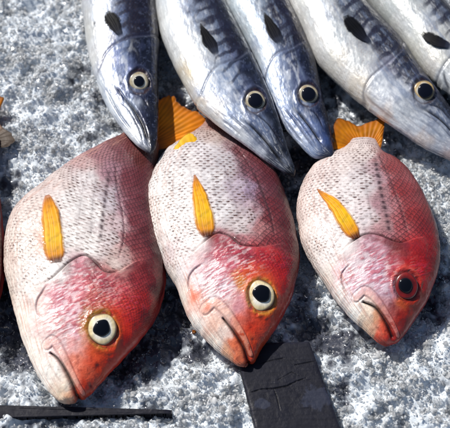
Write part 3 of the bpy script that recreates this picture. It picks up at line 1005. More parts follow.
def snapper_two():
    root = empty("snapper", "middle red snapper with its snout touching the dark board", "fish", GROUP_S)
    f = Fish(S2L, S2R, [(0, .014), (.15, .017), (.4, .021), (.7, .020), (1, .010)], HS, 28)
    gill = [(158, 275), (170, 268), (186, 258), (197, 250), (208, 240), (218, 233.5), (230, 237), (240, 245), (254, 247), (270, 246), (286, 242), (300, 240)]
    snapper_body(f, S2C, gill, 29,
                 [([(233, 150), (246, 180), (257, 215)], 1.6, .5), ([(250, 165), (262, 190), (272, 222)], 1.5, .6), ([(222, 160), (232, 190), (240, 225)], 1.0, .4),
                  ([(208, 160), (215, 190), (220, 222)], .9, .3), ([(190, 165), (194, 195)], .8, .25)],
                 [(223, 318), (234, 332), (244, 348), (249, 362)],
                 ([(206, 309), (214, 302.5), (223, 308), (234, 322), (244, 338), (251, 354)], 4.2, (236, 178, 152)),
                 [(207, 314), (214, 330), (226, 345), (238, 357)],
                 [(232, 143), (246, 160), (260, 185), (270, 212), (275, 236)],
                 [([(206, 262), (192, 272), (188, 284), (192, 298)], 1.3, .7, .4)],
                 [((225, 268), 24), ((245, 255), 18), ((215, 290), 14), ((280, 260), 12)])
    socket(f, (261, 296), 14, (196, 150, 50), (190, 70, 26))
    for (p, r) in (((262, 318), 2.4), ((253, 340), 1.8)):
        c = f.c([p])[0]
        d = np.hypot(*(f.chart - c).T)
        f.mixc(.6 * np.exp(-(d / r) ** 2), (140, 36, 20))
        f.disp -= .8 * np.exp(-(d / r) ** 2)
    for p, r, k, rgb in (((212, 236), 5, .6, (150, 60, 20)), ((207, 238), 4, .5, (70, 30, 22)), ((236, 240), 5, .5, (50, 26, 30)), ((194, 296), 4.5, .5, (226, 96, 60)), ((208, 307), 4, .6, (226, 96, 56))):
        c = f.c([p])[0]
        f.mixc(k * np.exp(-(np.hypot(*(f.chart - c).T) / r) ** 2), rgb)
    lobe(f, (201, 246), 8)
    f.build("body", M_SNAP, root)
    eye(f, root, (261, 295.5), 12.2, 14.4, 7.8, (0.2, -1.5), seed=2)
    leaf_fin("pectoral_fin", f, root, [(207, 237), (205, 222), (201, 203), (195, 177)], 9.6, 0.0026, yellow_fin(), M_FIN, cup=0.0002)
    up = np.array([0, 0, .0020])
    fin_sheet("anal_fin", f.surf((178, 157))[0] - up, f.surf((200, 143))[0] - up, [at(172, 154, .028), at(176, 145, .0295), at(184, 136, .030), at(191, 133, .030), at(197, 138, .029)], 5, M_FIN, root,
              lambda u, k, r: ramp(u, [(0, (240, 190, 60)), (.5, (250, 196, 20)), (1, (250, 205, 60))]) * (0.92 + 0.08 * r)[:, None], n=20, m=50, ripple=.00008)
    a, b = at(209, 116, .010), at(232, 120, .010)
    fin_sheet("tail_fin", a, b, [at(194, 76, .012), at(212, 70, .012), at(226, 84, .010), at(246, 66, .010), at(262, 76, .010)], 15, M_FIN, root, tail_colour())
    strip_fin("dorsal_fin", f, root, -1, .36, .93, 5, lambda U, K: ramp(K, [(0, (96, 30, 36)), (1, (130, 40, 42))]), M_DFIN)
    strip_fin("pelvic_fin", f, root, 1, .49, .60, 3.0, lambda U, K: ramp(K, [(0, (230, 170, 90)), (1, (236, 150, 30))]), M_FIN)
    return f


S3L = [(389, 345), (383, 344), (376, 340), (365, 330), (346, 311), (328, 288), (313, 266), (302, 243), (297.5, 220), (298, 200), (304, 179), (317, 163), (331, 155), (345, 147.5), (351, 141)]
S3R = [(389, 345), (396, 343.5), (402, 338), (410, 328), (418, 316), (429, 297), (438, 272), (440, 252), (435, 224), (426, 201), (412, 177), (398, 162), (382, 151), (376, 141)]
S3C = [(301, 212, 226, 198, 188), (304, 236, 236, 216, 206), (312, 255, 240, 226, 216), (325, 276, 241, 231, 221), (340, 296, 252, 248, 242), (355, 315, 253, 249, 243), (369, 329, 238, 214, 188),
       (374, 335, 236, 190, 160), (381, 338, 216, 66, 38), (389, 341, 196, 32, 26), (395, 330, 206, 74, 64), (376, 318, 230, 170, 130), (384, 326, 216, 90, 60), (366, 312, 242, 225, 205),
       (315, 176, 226, 202, 196), (325, 190, 235, 221, 216), (340, 165, 230, 211, 206), (356, 154, 221, 201, 196), (350, 190, 232, 222, 222), (365, 180, 216, 206, 210), (345, 220, 240, 230, 228),
       (365, 215, 226, 211, 216), (375, 175, 192, 162, 172), (380, 205, 184, 144, 152), (386, 226, 196, 152, 156), (330, 225, 240, 226, 221), (325, 250, 242, 228, 224),
       (391, 166, 166, 72, 70), (400, 190, 166, 56, 56), (411, 215, 168, 46, 46), (425, 226, 152, 32, 36), (431, 250, 170, 30, 34), (416, 245, 188, 46, 48), (400, 226, 182, 92, 96),
       (370, 245, 192, 152, 166), (385, 240, 170, 112, 120), (396, 246, 152, 62, 58), (360, 260, 226, 200, 206), (350, 250, 236, 216, 216), (380, 255, 205, 165, 178),
       (345, 271, 236, 206, 212), (355, 281, 231, 206, 216), (375, 270, 208, 174, 192), (391, 265, 200, 112, 122), (380, 285, 216, 188, 202), (393, 292, 184, 160, 180), (400, 301, 206, 110, 48),
       (409, 306, 196, 72, 34), (385, 304, 196, 148, 156), (392, 312, 168, 92, 90), (401, 318, 172, 48, 36), (400, 270, 190, 72, 70),
       (410, 262, 190, 40, 38), (425, 270, 184, 25, 28), (435, 260, 150, 15, 22), (425, 295, 164, 20, 24), (415, 310, 170, 25, 24), (406, 325, 164, 25, 24), (400, 335, 160, 25, 20), (418, 285, 190, 36, 34)]


def snapper_three():
    root = empty("snapper", "smallest red snapper on the right with a dark red eye and crimson forehead", "fish", GROUP_S)
    f = Fish(S3L, S3R, [(0, .012), (.15, .016), (.4, .020), (.7, .020), (1, .016)], HS, 26)
    gill = [(302, 278), (318, 268), (338, 255), (348, 247), (356, 240), (366, 235), (378, 236), (388, 240), (400, 244), (412, 240), (426, 236), (441, 236)]
    snapper_body(f, S3C, gill, 47,
                 [([(374, 155), (380, 185), (386, 212), (390, 236)], 2.3, .95), ([(362, 160), (368, 195), (372, 225)], .9, .35), ([(350, 160), (354, 195), (357, 225)], .8, .25)],
                 [(363, 302), (376, 308), (386, 322), (393, 337)],
                 ([(357, 297), (365, 291), (375, 298), (385, 311), (394, 326), (398, 335)], 3.4, (226, 160, 150)),
                 [(356, 300), (366, 314), (378, 330), (386, 338)],
                 [(377, 152), (389, 176), (400, 205), (408, 232)],
                 [([(352, 262), (342, 274), (344, 288), (350, 298)], 1.2, .7, .4)],
                 [((368, 262), 18), ((385, 275), 14), ((352, 278), 12), ((420, 270), 10)], )
    socket(f, (406.5, 286), 12.5, (120, 20, 20), (196, 70, 40))
    for (p, r) in (((408, 311), 2.6), ((394, 307), 3.2), ((398, 313), 2.5), ((407, 320), 2.0)):
        c = f.c([p])[0]
        d = np.hypot(*(f.chart - c).T)
        f.mixc(.65 * np.exp(-(d / r) ** 2), (110, 22, 22))
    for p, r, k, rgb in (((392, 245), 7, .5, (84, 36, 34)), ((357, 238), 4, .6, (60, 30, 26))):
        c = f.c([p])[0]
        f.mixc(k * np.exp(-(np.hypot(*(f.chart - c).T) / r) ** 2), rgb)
    lobe(f, (347, 247), 7.5)
    f.build("body", M_SNAP, root)
    eye(f, root, (406, 286), 10.8, 12.6, 6.5, (-1.0, -0.2), iris=((84, 14, 14), (132, 24, 18), (70, 12, 14)), seed=3, jit=0.02)
    leaf_fin("pectoral_fin", f, root, [(356, 239), (346, 222), (334, 205), (318, 191)], 8.2, 0.0024, yellow_fin(), M_FIN, cup=0.0002)
    a, b = at(351, 147, .017), at(377, 147, .017)
    fin_sheet("tail_fin", a, b, [at(333, 150, .020), at(333, 132, .022), at(338, 119, .024), at(349, 121, .022), at(359, 126, .020), at(371, 121, .021), at(384, 120, .022), at(383, 134, .020), at(381, 148, .018)],
              18, M_FIN, root, tail_colour(0.95), droop=lambda U, K: 0.0 * U)
    strip_fin("dorsal_fin", f, root, -1, .36, .93, 4, lambda U, K: ramp(K, [(0, (126, 36, 40)), (1, (150, 46, 46))]), M_DFIN)
    strip_fin("anal_fin", f, root, 1, .70, .86, 3.5, lambda U, K: ramp(K, [(0, (226, 150, 70)), (1, (222, 120, 30))]), M_FIN)
    return f


def snapper_four():
    root = empty("snapper", "red snapper cut off by the left edge, mostly out of view", "fish", GROUP_S)
    sh = np.array([-162.5, -4])
    L4 = np.array(S1L, float) + sh
    R4 = np.array(S1R, float) + sh
    R4[:, 0] += np.interp(R4[:, 1], [150, 200, 260, 300], [3, 6, 1, 0])
    f = Fish([tuple(p) for p in L4], [tuple(p) for p in R4], Z4, HS, 29, nt=300, na=300)
    f.paint([(c[0] + sh[0], c[1] + sh[1]) + tuple(np.array(c[2:]) * 0.95) for c in S1C], 61)
    f.scales(smooth(.36, .42, f.T), dash=.7)
    e_p = (102.5 - 158.5, 325)
    f.groove([(50 - 158.5, 349), (66 - 158.5, 368), (78 - 158.5, 394)], 1.7, 2.2, 0, .9, (28, 12, 14), taper=True)
    socket(f, e_p, 15, (176, 132, 42), (150, 60, 24))
    f.build("body", M_SNAP, root)
    eye(f, root, e_p, 12.8, 14.6, 7.4, (0, 0), seed=5)
    leaf_fin("pectoral_fin", f, root, [(56 - 158.5, 259), (52 - 158.5, 222), (48 - 158.5, 193)], 8, .004, yellow_fin(), M_FIN)
    a, b = at(-17, 126, .010), at(-2, 144, .010)
    fin_sheet("tail_fin", a, b, [at(-25, 92, .018), at(-1, 96, .019), at(4, 98, .018), at(0, 108, .014), at(-4, 116, .012), at(3, 128, .012), at(12, 134, .012), at(14, 141, .011), at(8, 146, .010), at(-3, 148, .009)],
              15, M_FIN, root, tail_colour(1.1, 1.0))
    strip_fin("dorsal_fin", f, root, -1, .36, .93, 5, lambda U, K: ramp(K, [(0, (96, 36, 40)), (1, (130, 46, 46))]), M_DFIN)
    return f


# ------------------------------------------------------------------ barracudas
HB = [(0, .10), (.02, .17), (.06, .25), (.12, .38), (.2, .58), (.3, .80), (.42, .98), (.6, 1), (.8, .8), (.93, .45), (1, .25)]
GROUP_B = "barracudas laid in a row above the snappers"


def barracuda(label, L, Rr, ctrl, zt, hmax, seed, eyes, fin, mouth, lines, gill, bars=(), iris=((218, 214, 200), (176, 164, 136), (34, 33, 42)), spots=(), qb=-.3):
    root = empty("barracuda", label, "fish", GROUP_B)
    f = Fish(L, Rr, zt, HB, hmax, nt=520, na=300, under=0.8, pw=0.95)
    f.paint(ctrl, seed, warp=6, soft=5)
    x, y = f.chart.T
    g1 = fbm(x / 12, y / 12, 4, seed + 5)
    g2 = fbm(x / 2.4, y / 2.4, 3, seed + 6)
    f.col *= (0.80 + 0.3 * g1 + 0.14 * (g2 - .5))[:, None]
    bk = smooth(-.05, -.45, f.Q) * smooth(90, 120, f.S)
    bw = np.sin((f.S + 6 * f.Q + 7 * (fbm(x / 10, y / 10, 2, seed + 44) - .5)) / 11.5 * 2 * np.pi)
    f.mixc(.72 * bk * smooth(.05, .7, bw + .9 * (g1 - .5)), (28, 31, 48))
    edge = f.Q + .30 * (g1 - .5) - .16 * smooth(.1, .8, bw) * smooth(90, 120, f.S)
    f.mixc(.86 * smooth(qb + .10, qb - .14, edge) * smooth(50, 95, f.S), (22, 25, 42))
    f.mixc(.8 * smooth(qb - .12, qb - .40, edge) * smooth(6, 30, f.S), (20, 23, 38))
    sp = fbm(x / 1.8, y / 1.8, 2, seed + 60)
    f.mixc(.4 * smooth(.66, .78, sp) * smooth(.6, -.3, f.Q), (96, 106, 136))
    f.disp += 0.8 * (g1 - .5) + 0.18 * (g2 - .5)
    for (a, b, wd, k) in bars:
        d, _, pos = pdist(f.chart, f.c([a, b]), 14)
        f.mixc(k * np.exp(-(d / wd) ** 2) * (0.5 + g1 * .8), (34, 38, 58))
    ls = fbm(f.S / 26, f.PHI * 11, 4, seed + 71)
    lf = fbm(f.S / 5, f.PHI * 16, 3, seed + 72)
    f.mixc(.50 * smooth(.50, .70, ls) * smooth(.75, .2, f.Q) * smooth(qb - .15, qb + .15, f.Q) * smooth(20, 60, f.S), (124, 142, 172))
    f.mixc(.30 * smooth(.52, .72, lf) * smooth(.9, .3, f.Q) * smooth(qb - .1, qb + .2, f.Q), (150, 160, 178))
    f.mixc(.30 * smooth(.45, .28, lf) * smooth(qb - .02, qb + .30, f.Q), (244, 247, 250))
    f.disp += .35 * (lf - .5)
    bar = smooth(.28, -.15, f.Q + .3 * (g1 - .5)) * smooth(80, 105, f.S)
    f.mixc(.78 * bar * smooth(.15, .75, bw + 1.1 * (g1 - .55)), (34, 39, 60))
    # fine scale rows on the body, none on the head
    gp = spline(f.c(gill), 30)
    d, sd, pos = pdist(f.chart, gp)
    hd = d * sd
    bodym = smooth(3, -5, hd)
    f.scales(bodym * 0.55, row=2.1, ncol=36, amp=0.26, dash=0.16, dashcol=(70, 74, 92), light=0.05, seed=seed, tint=0.0)
    # mottled silver on the cheek
    st = fbm(f.S / 8, f.PHI * 9, 4, seed + 15)
    ck = smooth(0, 5, hd) * smooth(70, 30, hd)
    f.mixc(ck * smooth(.54, .70, st) * .40 * smooth(-.5, .1, f.Q), (236, 240, 245))
    f.mixc(ck * smooth(.46, .32, st) * .22, (70, 80, 116))
    f.disp += .8 * smooth(-1.2, 2.0, hd) * np.exp(-np.clip(hd, 0, 99) / 13)
    gk = np.exp(-((hd + .8) / 1.2) ** 2)
    f.mixc(.6 * gk * smooth(.36, .6, g1 + .12) * smooth(0, .1, pos) * smooth(1, .9, pos), (60, 62, 84))
    f.disp -= .6 * gk
    for poly, wd, k, rgb in lines:
        f.groove(poly, wd, .9, .35, min(.9, k * 1.7), rgb)
    f.groove(mouth, 1.8, 2.4, .8, .95, (10, 10, 16))
    mo = np.array(mouth, float)
    f.groove(mo + np.array([-4.5, 2.5]), 1.0, .6, .3, .5, (40, 44, 66))
    f.mixc(.75 * np.exp(-(f.S / 7) ** 2), (18, 19, 28))
    for p, r, rgb in spots:
        c = f.c([p])[0]
        f.mixc(.85 * np.exp(-(np.hypot(*(f.chart - c).T) / r) ** 2), rgb)
    p, r, pr, off = eyes
    socket(f, p, r * 1.05, (44, 40, 46), (60, 66, 100))
    f.build("body", M_BARR, root)
    eye(f, root, p, r, r * 1.05, pr, off, iris=iris, seed=seed, jit=.02, hgt=.28, pupil=(10, 12, 24))
    if fin:
        leaf_fin("pectoral_fin", f, root, fin[0], fin[1], .0022, dark_fin,
                 M_DFIN, rag=.5, rays=5, n=40, m=31, ripple=.00007, prof=fin[2] if len(fin) > 2 else None)
    # tail far outside the frame
    A, B = f.W[-1, 0], f.W[-1, f.na // 2]
    ax = f.W[-1].mean(0) - f.W[-20].mean(0)
    ax /= np.linalg.norm(ax)
    sd_ = (B - A) / np.linalg.norm(B - A)
    ctr = (A + B) / 2
    tips = [ctr + ax * .07 - sd_ * .055, ctr + ax * .045 - sd_ * .02, ctr + ax * .03, ctr + ax * .045 + sd_ * .02, ctr + ax * .07 + sd_ * .055]
    fin_sheet("tail_fin", A + ax * -.004, B + ax * -.004, tips, 12, M_DFIN, root, lambda u, k, r: ramp(u, [(0, (90, 96, 110)), (1, (30, 32, 42))]) * (0.8 + .2 * r)[:, None], n=24, m=50)
    return f


def ext(L, Rr, dx, dy, taper=((0.35, 1.0), (0.7, .75), (1.0, .32))):
    """carry the two edges on past the frame to a narrowing tail"""
    a, b = np.array(L[-1], float), np.array(Rr[-1], float)
    c, h = (a + b) / 2, (b - a) / 2
    L2, R2 = list(L), list(Rr)
    for k, w_ in taper:
        m = c + np.array([dx, dy]) * k
        L2.append(tuple(m - h * w_))
        R2.append(tuple(m + h * w_))
    return L2, R2


def dark_fin(u, k, rp):
    c = ramp(u, [(0, (70, 78, 100)), (.25, (22, 24, 36)), (.6, (8, 9, 14)), (1, (14, 15, 22))]) * (0.9 + .14 * rp)[:, None]
    nz = fbm(u * 6, k * 5, 3, 18)
    al = smooth(0, .22, u) * (1 - .7 * smooth(.72, 1, np.abs(k) + .5 * (nz - .5))) * (1 - .6 * smooth(.85, 1, u + .25 * (nz - .5)))
    return np.hstack([c, np.clip(al, .04, 1)[:, None]])


def all_barracudas():
    out = []
    ZB = [(0, .034), (.10, .033), (.25, .034), (1, .036)]
    L, Rr = ext([(150, 154), (145, 151), (135, 143.5), (121, 127.5), (108, 108), (97, 83), (89, 56), (84, 24), (81, -5), (80, -40)],
                [(150, 154), (154, 151), (157, 143), (158.5, 123), (158.5, 97), (159, 67), (159, 37), (157, 0), (154, -40)], -30, -230)
    C = [(88, 30, 212, 214, 212), (90, 60, 220, 222, 222), (100, 85, 214, 222, 230), (112, 108, 206, 216, 226), (130, 134, 220, 226, 232), (142, 146, 150, 156, 172), (105, 15, 188, 198, 214), (98, 42, 206, 210, 214),
         (120, 20, 108, 124, 162), (135, 8, 52, 62, 94), (150, 20, 30, 35, 62), (140, 40, 58, 72, 112), (120, 52, 128, 142, 180), (155, 50, 22, 26, 48), (125, 70, 104, 120, 164), (113, 76, 160, 172, 200),
         (140, 64, 46, 56, 94), (155, 82, 18, 20, 44), (122, 95, 70, 82, 124), (150, 100, 18, 22, 50), (132, 112, 176, 186, 204), (124, 110, 190, 200, 214), (151, 122, 24, 28, 60), (153, 141, 26, 28, 46), (108, 56, 158, 162, 184),
         (141, 115, 40, 46, 80), (85, -40, 214, 216, 214), (120, -30, 130, 140, 165), (148, -40, 34, 38, 60), (70, -200, 200, 204, 206), (120, -200, 40, 44, 62)]
    out.append(barracuda("leftmost barracuda, dark blue backed, its jaw lying over the left snapper's tail", L, Rr, C, ZB, 26, 101,
                         ((139, 81.5), 10.2, 5.6, (0, .3)), ([(121, 37), (115, 26), (108, 13)], 8.0, [(0, .28), (.3, .6), (.6, .95), (.8, 1), (.92, .75), (1, .35)]),
                         [(122, 98), (131, 105), (139, 117), (145, 130), (149, 148)],
                         [([(112, 82), (122, 94), (132, 110), (141, 128)], 1.1, .4, (30, 34, 60)), ([(128, 92), (142, 97), (150, 110)], 1.2, .5, (20, 24, 50)), ([(104, 86), (118, 112), (134, 134)], 1.0, .25, (90, 96, 120))],
                         [(96, 82), (101, 66), (106, 53), (116, 44), (130, 38), (145, 36), (159, 40)], bars=(), spots=(((95, 23), 1.7, (30, 28, 40)),), qb=-.12))
    ZB2 = [(0, .030), (.06, .036), (.14, .040), (.3, .037), (1, .036)]
    L, Rr = ext([(294, 176), (288, 174.5), (279, 169.5), (262, 157.5), (245, 144.5), (226, 131), (211, 119.5), (196, 105), (181, 79), (169, 55), (160, 30), (155, 0), (151, -40)],
                [(294, 176), (295.5, 171), (293, 163), (287, 146), (280, 123), (271, 97), (260, 71), (249, 48), (237, 24), (223, -5), (212, -40)], -60, -230)
    C = [(163, 25, 224, 228, 228), (172, 50, 222, 225, 225), (185, 76, 224, 222, 214), (200, 100, 214, 204, 192), (215, 118, 220, 215, 210), (240, 134, 216, 220, 226), (262, 148, 190, 196, 208), (280, 165, 110, 116, 132),
         (292, 173, 26, 28, 40), (180, 20, 200, 208, 220), (195, 10, 166, 178, 200), (205, 40, 200, 208, 216), (190, 50, 226, 231, 233), (210, 70, 192, 202, 216), (225, 75, 166, 182, 208), (205, 86, 188, 198, 216),
         (225, 95, 188, 198, 216), (235, 112, 152, 166, 192), (250, 121, 112, 126, 158), (265, 136, 104, 116, 146), (276, 150, 54, 58, 78), (214, 5, 66, 72, 94), (225, 25, 72, 78, 104), (238, 45, 42, 44, 64), (230, 58, 120, 130, 160),
         (250, 65, 36, 40, 62), (262, 86, 32, 34, 54), (240, 86, 92, 102, 134), (272, 106, 26, 30, 48), (280, 131, 26, 28, 44), (288, 152, 22, 24, 36), (187, 70, 214, 198, 168), (160, -40, 220, 222, 222), (185, -40, 180, 190, 205),
         (208, -40, 50, 54, 74), (120, -220, 206, 210, 212), (165, -220, 46, 50, 70)]
    out.append(barracuda("second barracuda from the left, its long jaw lying over the middle snapper's back", L, Rr, C, ZB2, 26, 113,
                         ((255, 101), 10.4, 7.5, (.2, .2)), ([(217, 56), (209, 42), (200, 25)], 7.0, [(0, .35), (.22, .75), (.42, 1), (.7, .68), (.9, .3), (1, .05)]),
                         [(238, 118), (252, 126), (268, 143), (282, 162), (290, 172)],
                         [([(224, 110), (242, 126), (260, 144), (276, 162)], 1.0, .35, (70, 76, 100)), ([(246, 112), (262, 118), (276, 134), (285, 152)], 1.2, .5, (22, 24, 40)), ([(222, 120), (244, 138)], 1.0, .2, (120, 120, 130))],
                         [(196, 106), (202, 94), (208, 80), (216, 68), (228, 62), (240, 58), (252, 52)],
                         bars=[((196, 0), (216, -4), 2.6, .6), ((188, 12), (216, 8), 2.2, .55), ((192, 22), (222, 20), 2.2, .55), ((210, 34), (230, 34), 2.2, .5), ((215, 47), (236, 46), 2.2, .5)], qb=-.42))
    ZB3 = [(0, .026), (.08, .029), (.2, .032), (.4, .034), (1, .036)]
    L, Rr = ext([(331, 159), (325, 158.5), (312, 157), (300, 145), (285, 127), (274, 109), (265, 88), (258, 66), (247, 44), (234, 22), (222, 0), (206, -40)],
                [(331, 159), (334, 156), (333, 146), (328, 118), (322, 92), (316, 65), (308, 41), (299, 20), (287, -3), (270, -40)], -90, -220)
    C = [(235, 5, 190, 204, 214), (248, 25, 192, 206, 216), (262, 55, 196, 210, 224), (270, 82, 164, 180, 204), (282, 110, 156, 170, 198), (300, 136, 176, 188, 210), (315, 151, 150, 166, 196), (328, 156, 62, 72, 104),
         (255, 15, 160, 176, 196), (270, 38, 156, 170, 194), (280, 60, 146, 160, 190), (285, 80, 154, 168, 198), (300, 74, 92, 102, 138), (295, 112, 104, 124, 164), (312, 127, 112, 132, 178), (322, 142, 82, 102, 152),
         (280, 8, 42, 46, 68), (296, 35, 26, 30, 48), (305, 60, 32, 36, 58), (315, 86, 26, 30, 52), (323, 112, 32, 40, 68), (331, 136, 36, 46, 82), (285, 28, 70, 78, 104), (292, 58, 90, 100, 132), (300, 60, 50, 56, 84),
         (225, -40, 190, 200, 210), (262, -40, 44, 48, 70), (150, -220, 200, 206, 210), (190, -220, 40, 44, 64)]
    out.append(barracuda("third barracuda from the left, steel blue head pointing at the right snapper's yellow tail", L, Rr, C, ZB3, 25, 131,
                         ((308, 94.5), 10.4, 7.4, (.2, .2)), ([(281, 45), (273, 31), (264, 14)], 6.8, [(0, .5), (.3, 1), (.6, .85), (.85, .45), (1, .1)]),
                         [(291, 106), (302, 116), (314, 132), (325, 149)],
                         [([(280, 104), (294, 120), (310, 142), (320, 154)], 1.0, .4, (50, 60, 96)), ([(304, 108), (316, 114), (325, 132)], 1.2, .5, (22, 26, 48)), ([(286, 122), (304, 146)], .9, .3, (90, 100, 130))],
                         [(265, 90), (266, 74), (272, 60), (280, 52), (292, 48), (304, 42)],
                         bars=[((262, 8), (284, 2), 2.2, .5), ((266, 20), (290, 16), 2.2, .5), ((276, 32), (296, 30), 2.2, .45)], qb=-.36))
    ZB4 = [(0, .018), (.08, .022), (.2, .030), (.4, .034), (1, .036)]
    L, Rr = ext([(476, 173), (468, 171), (450, 160), (425, 148), (400, 131), (372, 111), (345, 89), (318, 62), (300, 29), (284, 0), (262, -40)],
                [(476, 173), (478, 166), (470, 142), (451, 110), (431, 83), (416, 63), (400, 40), (382, 21), (360, -2), (332, -40)], -120, -210)
    C = [(300, 15, 214, 215, 212), (315, 40, 222, 222, 219), (335, 66, 222, 220, 213), (360, 91, 226, 218, 205), (385, 115, 216, 202, 192), (420, 141, 206, 196, 192), (450, 157, 182, 168, 168), (320, 8, 214, 219, 222),
         (340, 35, 214, 221, 225), (360, 60, 222, 226, 227), (380, 80, 206, 213, 223), (385, 100, 216, 222, 230), (403, 92, 196, 203, 215), (400, 112, 206, 213, 221), (420, 122, 200, 208, 219), (440, 136, 190, 199, 213),
         (436, 116, 142, 152, 174), (450, 128, 122, 132, 154), (350, 4, 134, 144, 158), (365, 12, 54, 56, 70), (380, 35, 62, 64, 78), (365, 30, 156, 160, 170), (395, 50, 46, 42, 56), (406, 56, 52, 44, 54),
         (388, 65, 156, 156, 174), (412, 76, 70, 66, 78), (430, 90, 52, 48, 54), (447, 108, 42, 44, 58), (465, 150, 60, 64, 80), (280, -40, 214, 216, 214), (326, -40, 60, 62, 78), (200, -220, 206, 208, 210), (240, -220, 50, 54, 70)]
    out.append(barracuda("pale barracuda at the right, gold ringed eye in view, snout at the right edge", L, Rr, C, ZB4, 30, 149,
                         ((424, 90.5), 11.0, 7.9, (.8, .6)), ([(371, 45), (358, 32), (345, 17)], 8.4, [(0, .2), (.3, .62), (.58, 1), (.84, .92), (1, .4)]),
                         [(414, 106), (430, 112), (446, 124), (466, 148), (474, 165)],
                         [([(412, 116), (432, 128), (450, 144)], 1.0, .3, (110, 116, 134)), ([(372, 84), (366, 96), (384, 112), (404, 128)], 1.2, .35, (150, 130, 126)), ([(424, 104), (440, 108), (452, 122)], 1.1, .55, (40, 44, 58)),
                          ([(392, 106), (420, 128), (448, 148)], .9, .18, (150, 140, 145))],
                         [(368, 108), (364, 94), (370, 80), (382, 68), (392, 60), (402, 50), (404, 42)],
                         iris=((214, 210, 198), (186, 158, 104), (36, 32, 38)), bars=[((340, 6), (362, 2), 2.6, .4), ((350, 18), (372, 14), 2.4, .4)], qb=-.58))
    L, Rr = ext([(540, 150), (528, 146), (505, 132), (480, 116), (455, 98), (428, 74), (405, 44), (384, 20), (366, -4), (340, -40)],
                [(540, 150), (541, 142), (530, 118), (512, 88), (494, 62), (472, 36), (450, 12), (437, -4), (410, -40)], -130, -200)
    C = [(390, 10, 206, 213, 213), (400, 25, 222, 226, 225), (415, 50, 220, 222, 216), (430, 70, 216, 215, 210), (442, 76, 200, 206, 212), (420, 10, 202, 208, 210), (434, 20, 176, 184, 196), (443, 6, 62, 64, 84),
         (452, 16, 32, 34, 48), (440, 32, 216, 219, 216), (448, 60, 221, 221, 213), (470, 60, 120, 126, 146), (480, 90, 200, 206, 216), (500, 120, 205, 205, 205), (490, 66, 44, 46, 60), (515, 100, 60, 64, 82), (535, 140, 50, 54, 70),
         (475, 45, 40, 42, 58), (360, -40, 214, 216, 214), (404, -40, 54, 58, 74), (250, -220, 206, 208, 210), (290, -220, 50, 54, 70)]
    out.append(barracuda("pale barracuda in the upper right corner, its head cut off by the frame", L, Rr, C, [(0, .020), (.2, .030), (.4, .034), (1, .036)], 30, 167,
                         ((492, 84), 11, 7.4, (.4, .4)), ([(452, 47), (437, 42), (423, 34)], 6.6, [(0, .4), (.25, .8), (.55, 1), (.85, .8), (1, .3)]),
                         [(480, 98), (500, 108), (520, 124), (536, 144)],
                         [([(443, 70), (446, 82), (450, 94)], 1.2, .6, (60, 64, 76))],
                         [(436, 92), (438, 78), (446, 64), (456, 52), (466, 42), (474, 36)],
                         iris=((214, 210, 198), (186, 158, 104), (36, 32, 38)), bars=[((425, 2), (440, -4), 2.4, .5)], qb=-.52))
    return out


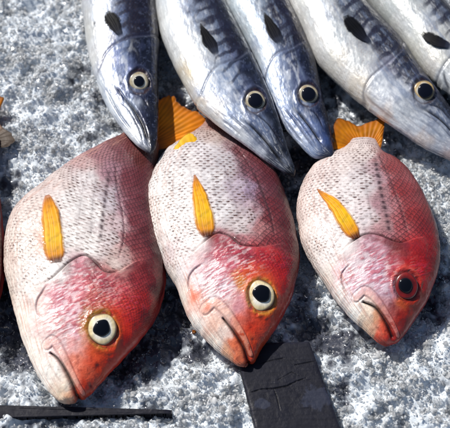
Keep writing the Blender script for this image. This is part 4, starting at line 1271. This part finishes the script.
# ------------------------------------------------------------------ the dark boards
def board(name, label, corners, z, thick, cracks, seed, patch=None):
    m = bpy.data.materials.get("charred_board") or skin_mat("charred_board", 0.55, 0.0, 350, 0.5, 0.2)
    A, B, C, D = [at(p[0], p[1], z) for p in corners]      # top left, top right, bottom right, bottom left
    n, k = 240, 200
    u, v = np.linspace(0, 1, n), np.linspace(0, 1, k)
    U, V = np.meshgrid(u, v, indexing='ij')
    G = (A * (1 - V)[..., None] + B * V[..., None]) * (1 - U)[..., None] + (D * (1 - V)[..., None] + C * V[..., None]) * U[..., None]
    P = seen(G.reshape(-1, 3))
    x, y = P.T
    col = np.tile(lin((23, 24, 34)), (len(x), 1))
    gr = fbm(x / 18, y / 2.2, 4, seed)
    gr2 = fbm(x / 5, y / 5, 4, seed + 4)
    col = col * (0.70 + 0.6 * gr * 0.7 + 0.35 * gr2)[:, None]
    dz = 0.5 * (gr - .5) + 0.35 * (gr2 - .5)
    for poly, wd, dep in cracks:
        d, _, pos = pdist(P, np.array(poly) + 0)
        d = d + 0.6 * (fbm(x / 2.5, y / 2.5, 2, seed + 8) - .5)
        wv = .62 * wd * (0.4 + 0.6 * np.sin(np.clip(pos, .03, .97) * np.pi))
        e = np.exp(-(np.abs(d) / wv) ** 2)
        dz -= .6 * dep * e
        col *= (1 - .75 * e)[:, None]
    if patch is not None:
        for cx, cy, r in patch:
            e = smooth(.42, .56, np.exp(-((x - cx) ** 2 + ((y - cy) * 1.2) ** 2) / r ** 2) * .75 + .5 * (gr2 - .4))
            col = col * (1 - .4 * e[:, None]) + lin((58, 64, 84)) * .4 * e[:, None]
    ed = np.minimum(np.minimum(U, 1 - U) * 90, np.minimum(V, 1 - V) * 75).ravel()
    ed = ed + 1.2 * (fbm(x / 4, y / 4, 3, seed + 2) - .5)
    dz -= 1.6 * np.exp(-np.clip(ed, 0, 9) / 1.0)
    col *= (1 + .5 * np.exp(-((ed - 1.2) / .8) ** 2))[:, None]
    T = G.reshape(-1, 3).copy()
    T[:, 2] += dz * UNIT
    Bt = G.reshape(-1, 3).copy()
    Bt[:, 2] -= thick
    nv = n * k
    f = grid_faces(n, k)
    rim = np.concatenate([np.arange(k), np.arange(1, n) * k + k - 1, (n - 1) * k + np.arange(k - 2, -1, -1), np.arange(n - 2, 0, -1) * k])
    r2 = np.roll(rim, -1)
    F = np.vstack([f, f[:, ::-1] + nv, np.stack([rim, r2, r2 + nv, rim + nv], 1)])
    o = mesh_obj(name, np.vstack([T, Bt]), F, m, None, np.vstack([col, col]))
    o["label"], o["category"] = label, "board"
    return o


# ------------------------------------------------------------------ assemble
BOARD1 = [(234, 343), (309.5, 341), (345, 440), (258, 440)]
BOARD2 = [(-80, 403), (172, 409.5), (172, 412.5), (-80, 419)]
outlines = [[BOARD1, BOARD2], [shrink(S1L, S1R, .86)], [shrink(S2L, S2R, .86)], [shrink(S3L, S3R, .86)]]
build_ice(outlines)
ice_lumps(outlines)
board("wooden_board", "dark cracked board lying on the ice under the middle snapper's snout", [(234, 343), (309.5, 341), (345, 440), (258, 440)], .010, .008,
      [([(250, 392.5), (262, 389), (274, 388.5), (287, 386), (297, 381), (306, 378)], 1.0, 1.7), ([(274, 389), (277, 397), (280, 410)], .7, 1.0),
       ([(258, 364), (273, 360), (285, 358)], .7, 1.0), ([(295, 365), (305, 363), (315, 361)], .9, 1.2), ([(278, 380), (292, 372), (300, 376)], .6, .6)], 5,
      patch=[(316, 398, 18), (262, 404, 9)])
board("wooden_board", "dark plank along the bottom edge at the lower left corner, below the largest snapper", [(-80, 402.5), (172, 409.5), (172, 413), (-80, 420)], .004, .012,
      [([(20, 408), (60, 409.5), (100, 410)], .4, .5)], 9)
snapper_four()
snapper_one()
snapper_two()
snapper_three()
all_barracudas()
# a crumb of orange on the dark wet ice
g = ice_height(np.array([at(194, 332, 0.0)[0]]), np.array([at(194, 332, 0.0)[1]]))[0]
cr = dome("crumb", at(194, 332, g + .001), np.array([.1, -.5, .8]), .0016, .0022, .0013, M_FIN, None,
          lambda r, t: ramp(r + .4 * vnoise(t * 3, r * 4, 2), [(0, (196, 122, 30)), (1, (120, 62, 16))]), jit=.25, rings=10, seg=24)
cr["label"], cr["category"] = "tiny orange crumb on the dark wet ice left of the middle snapper", "crumb"
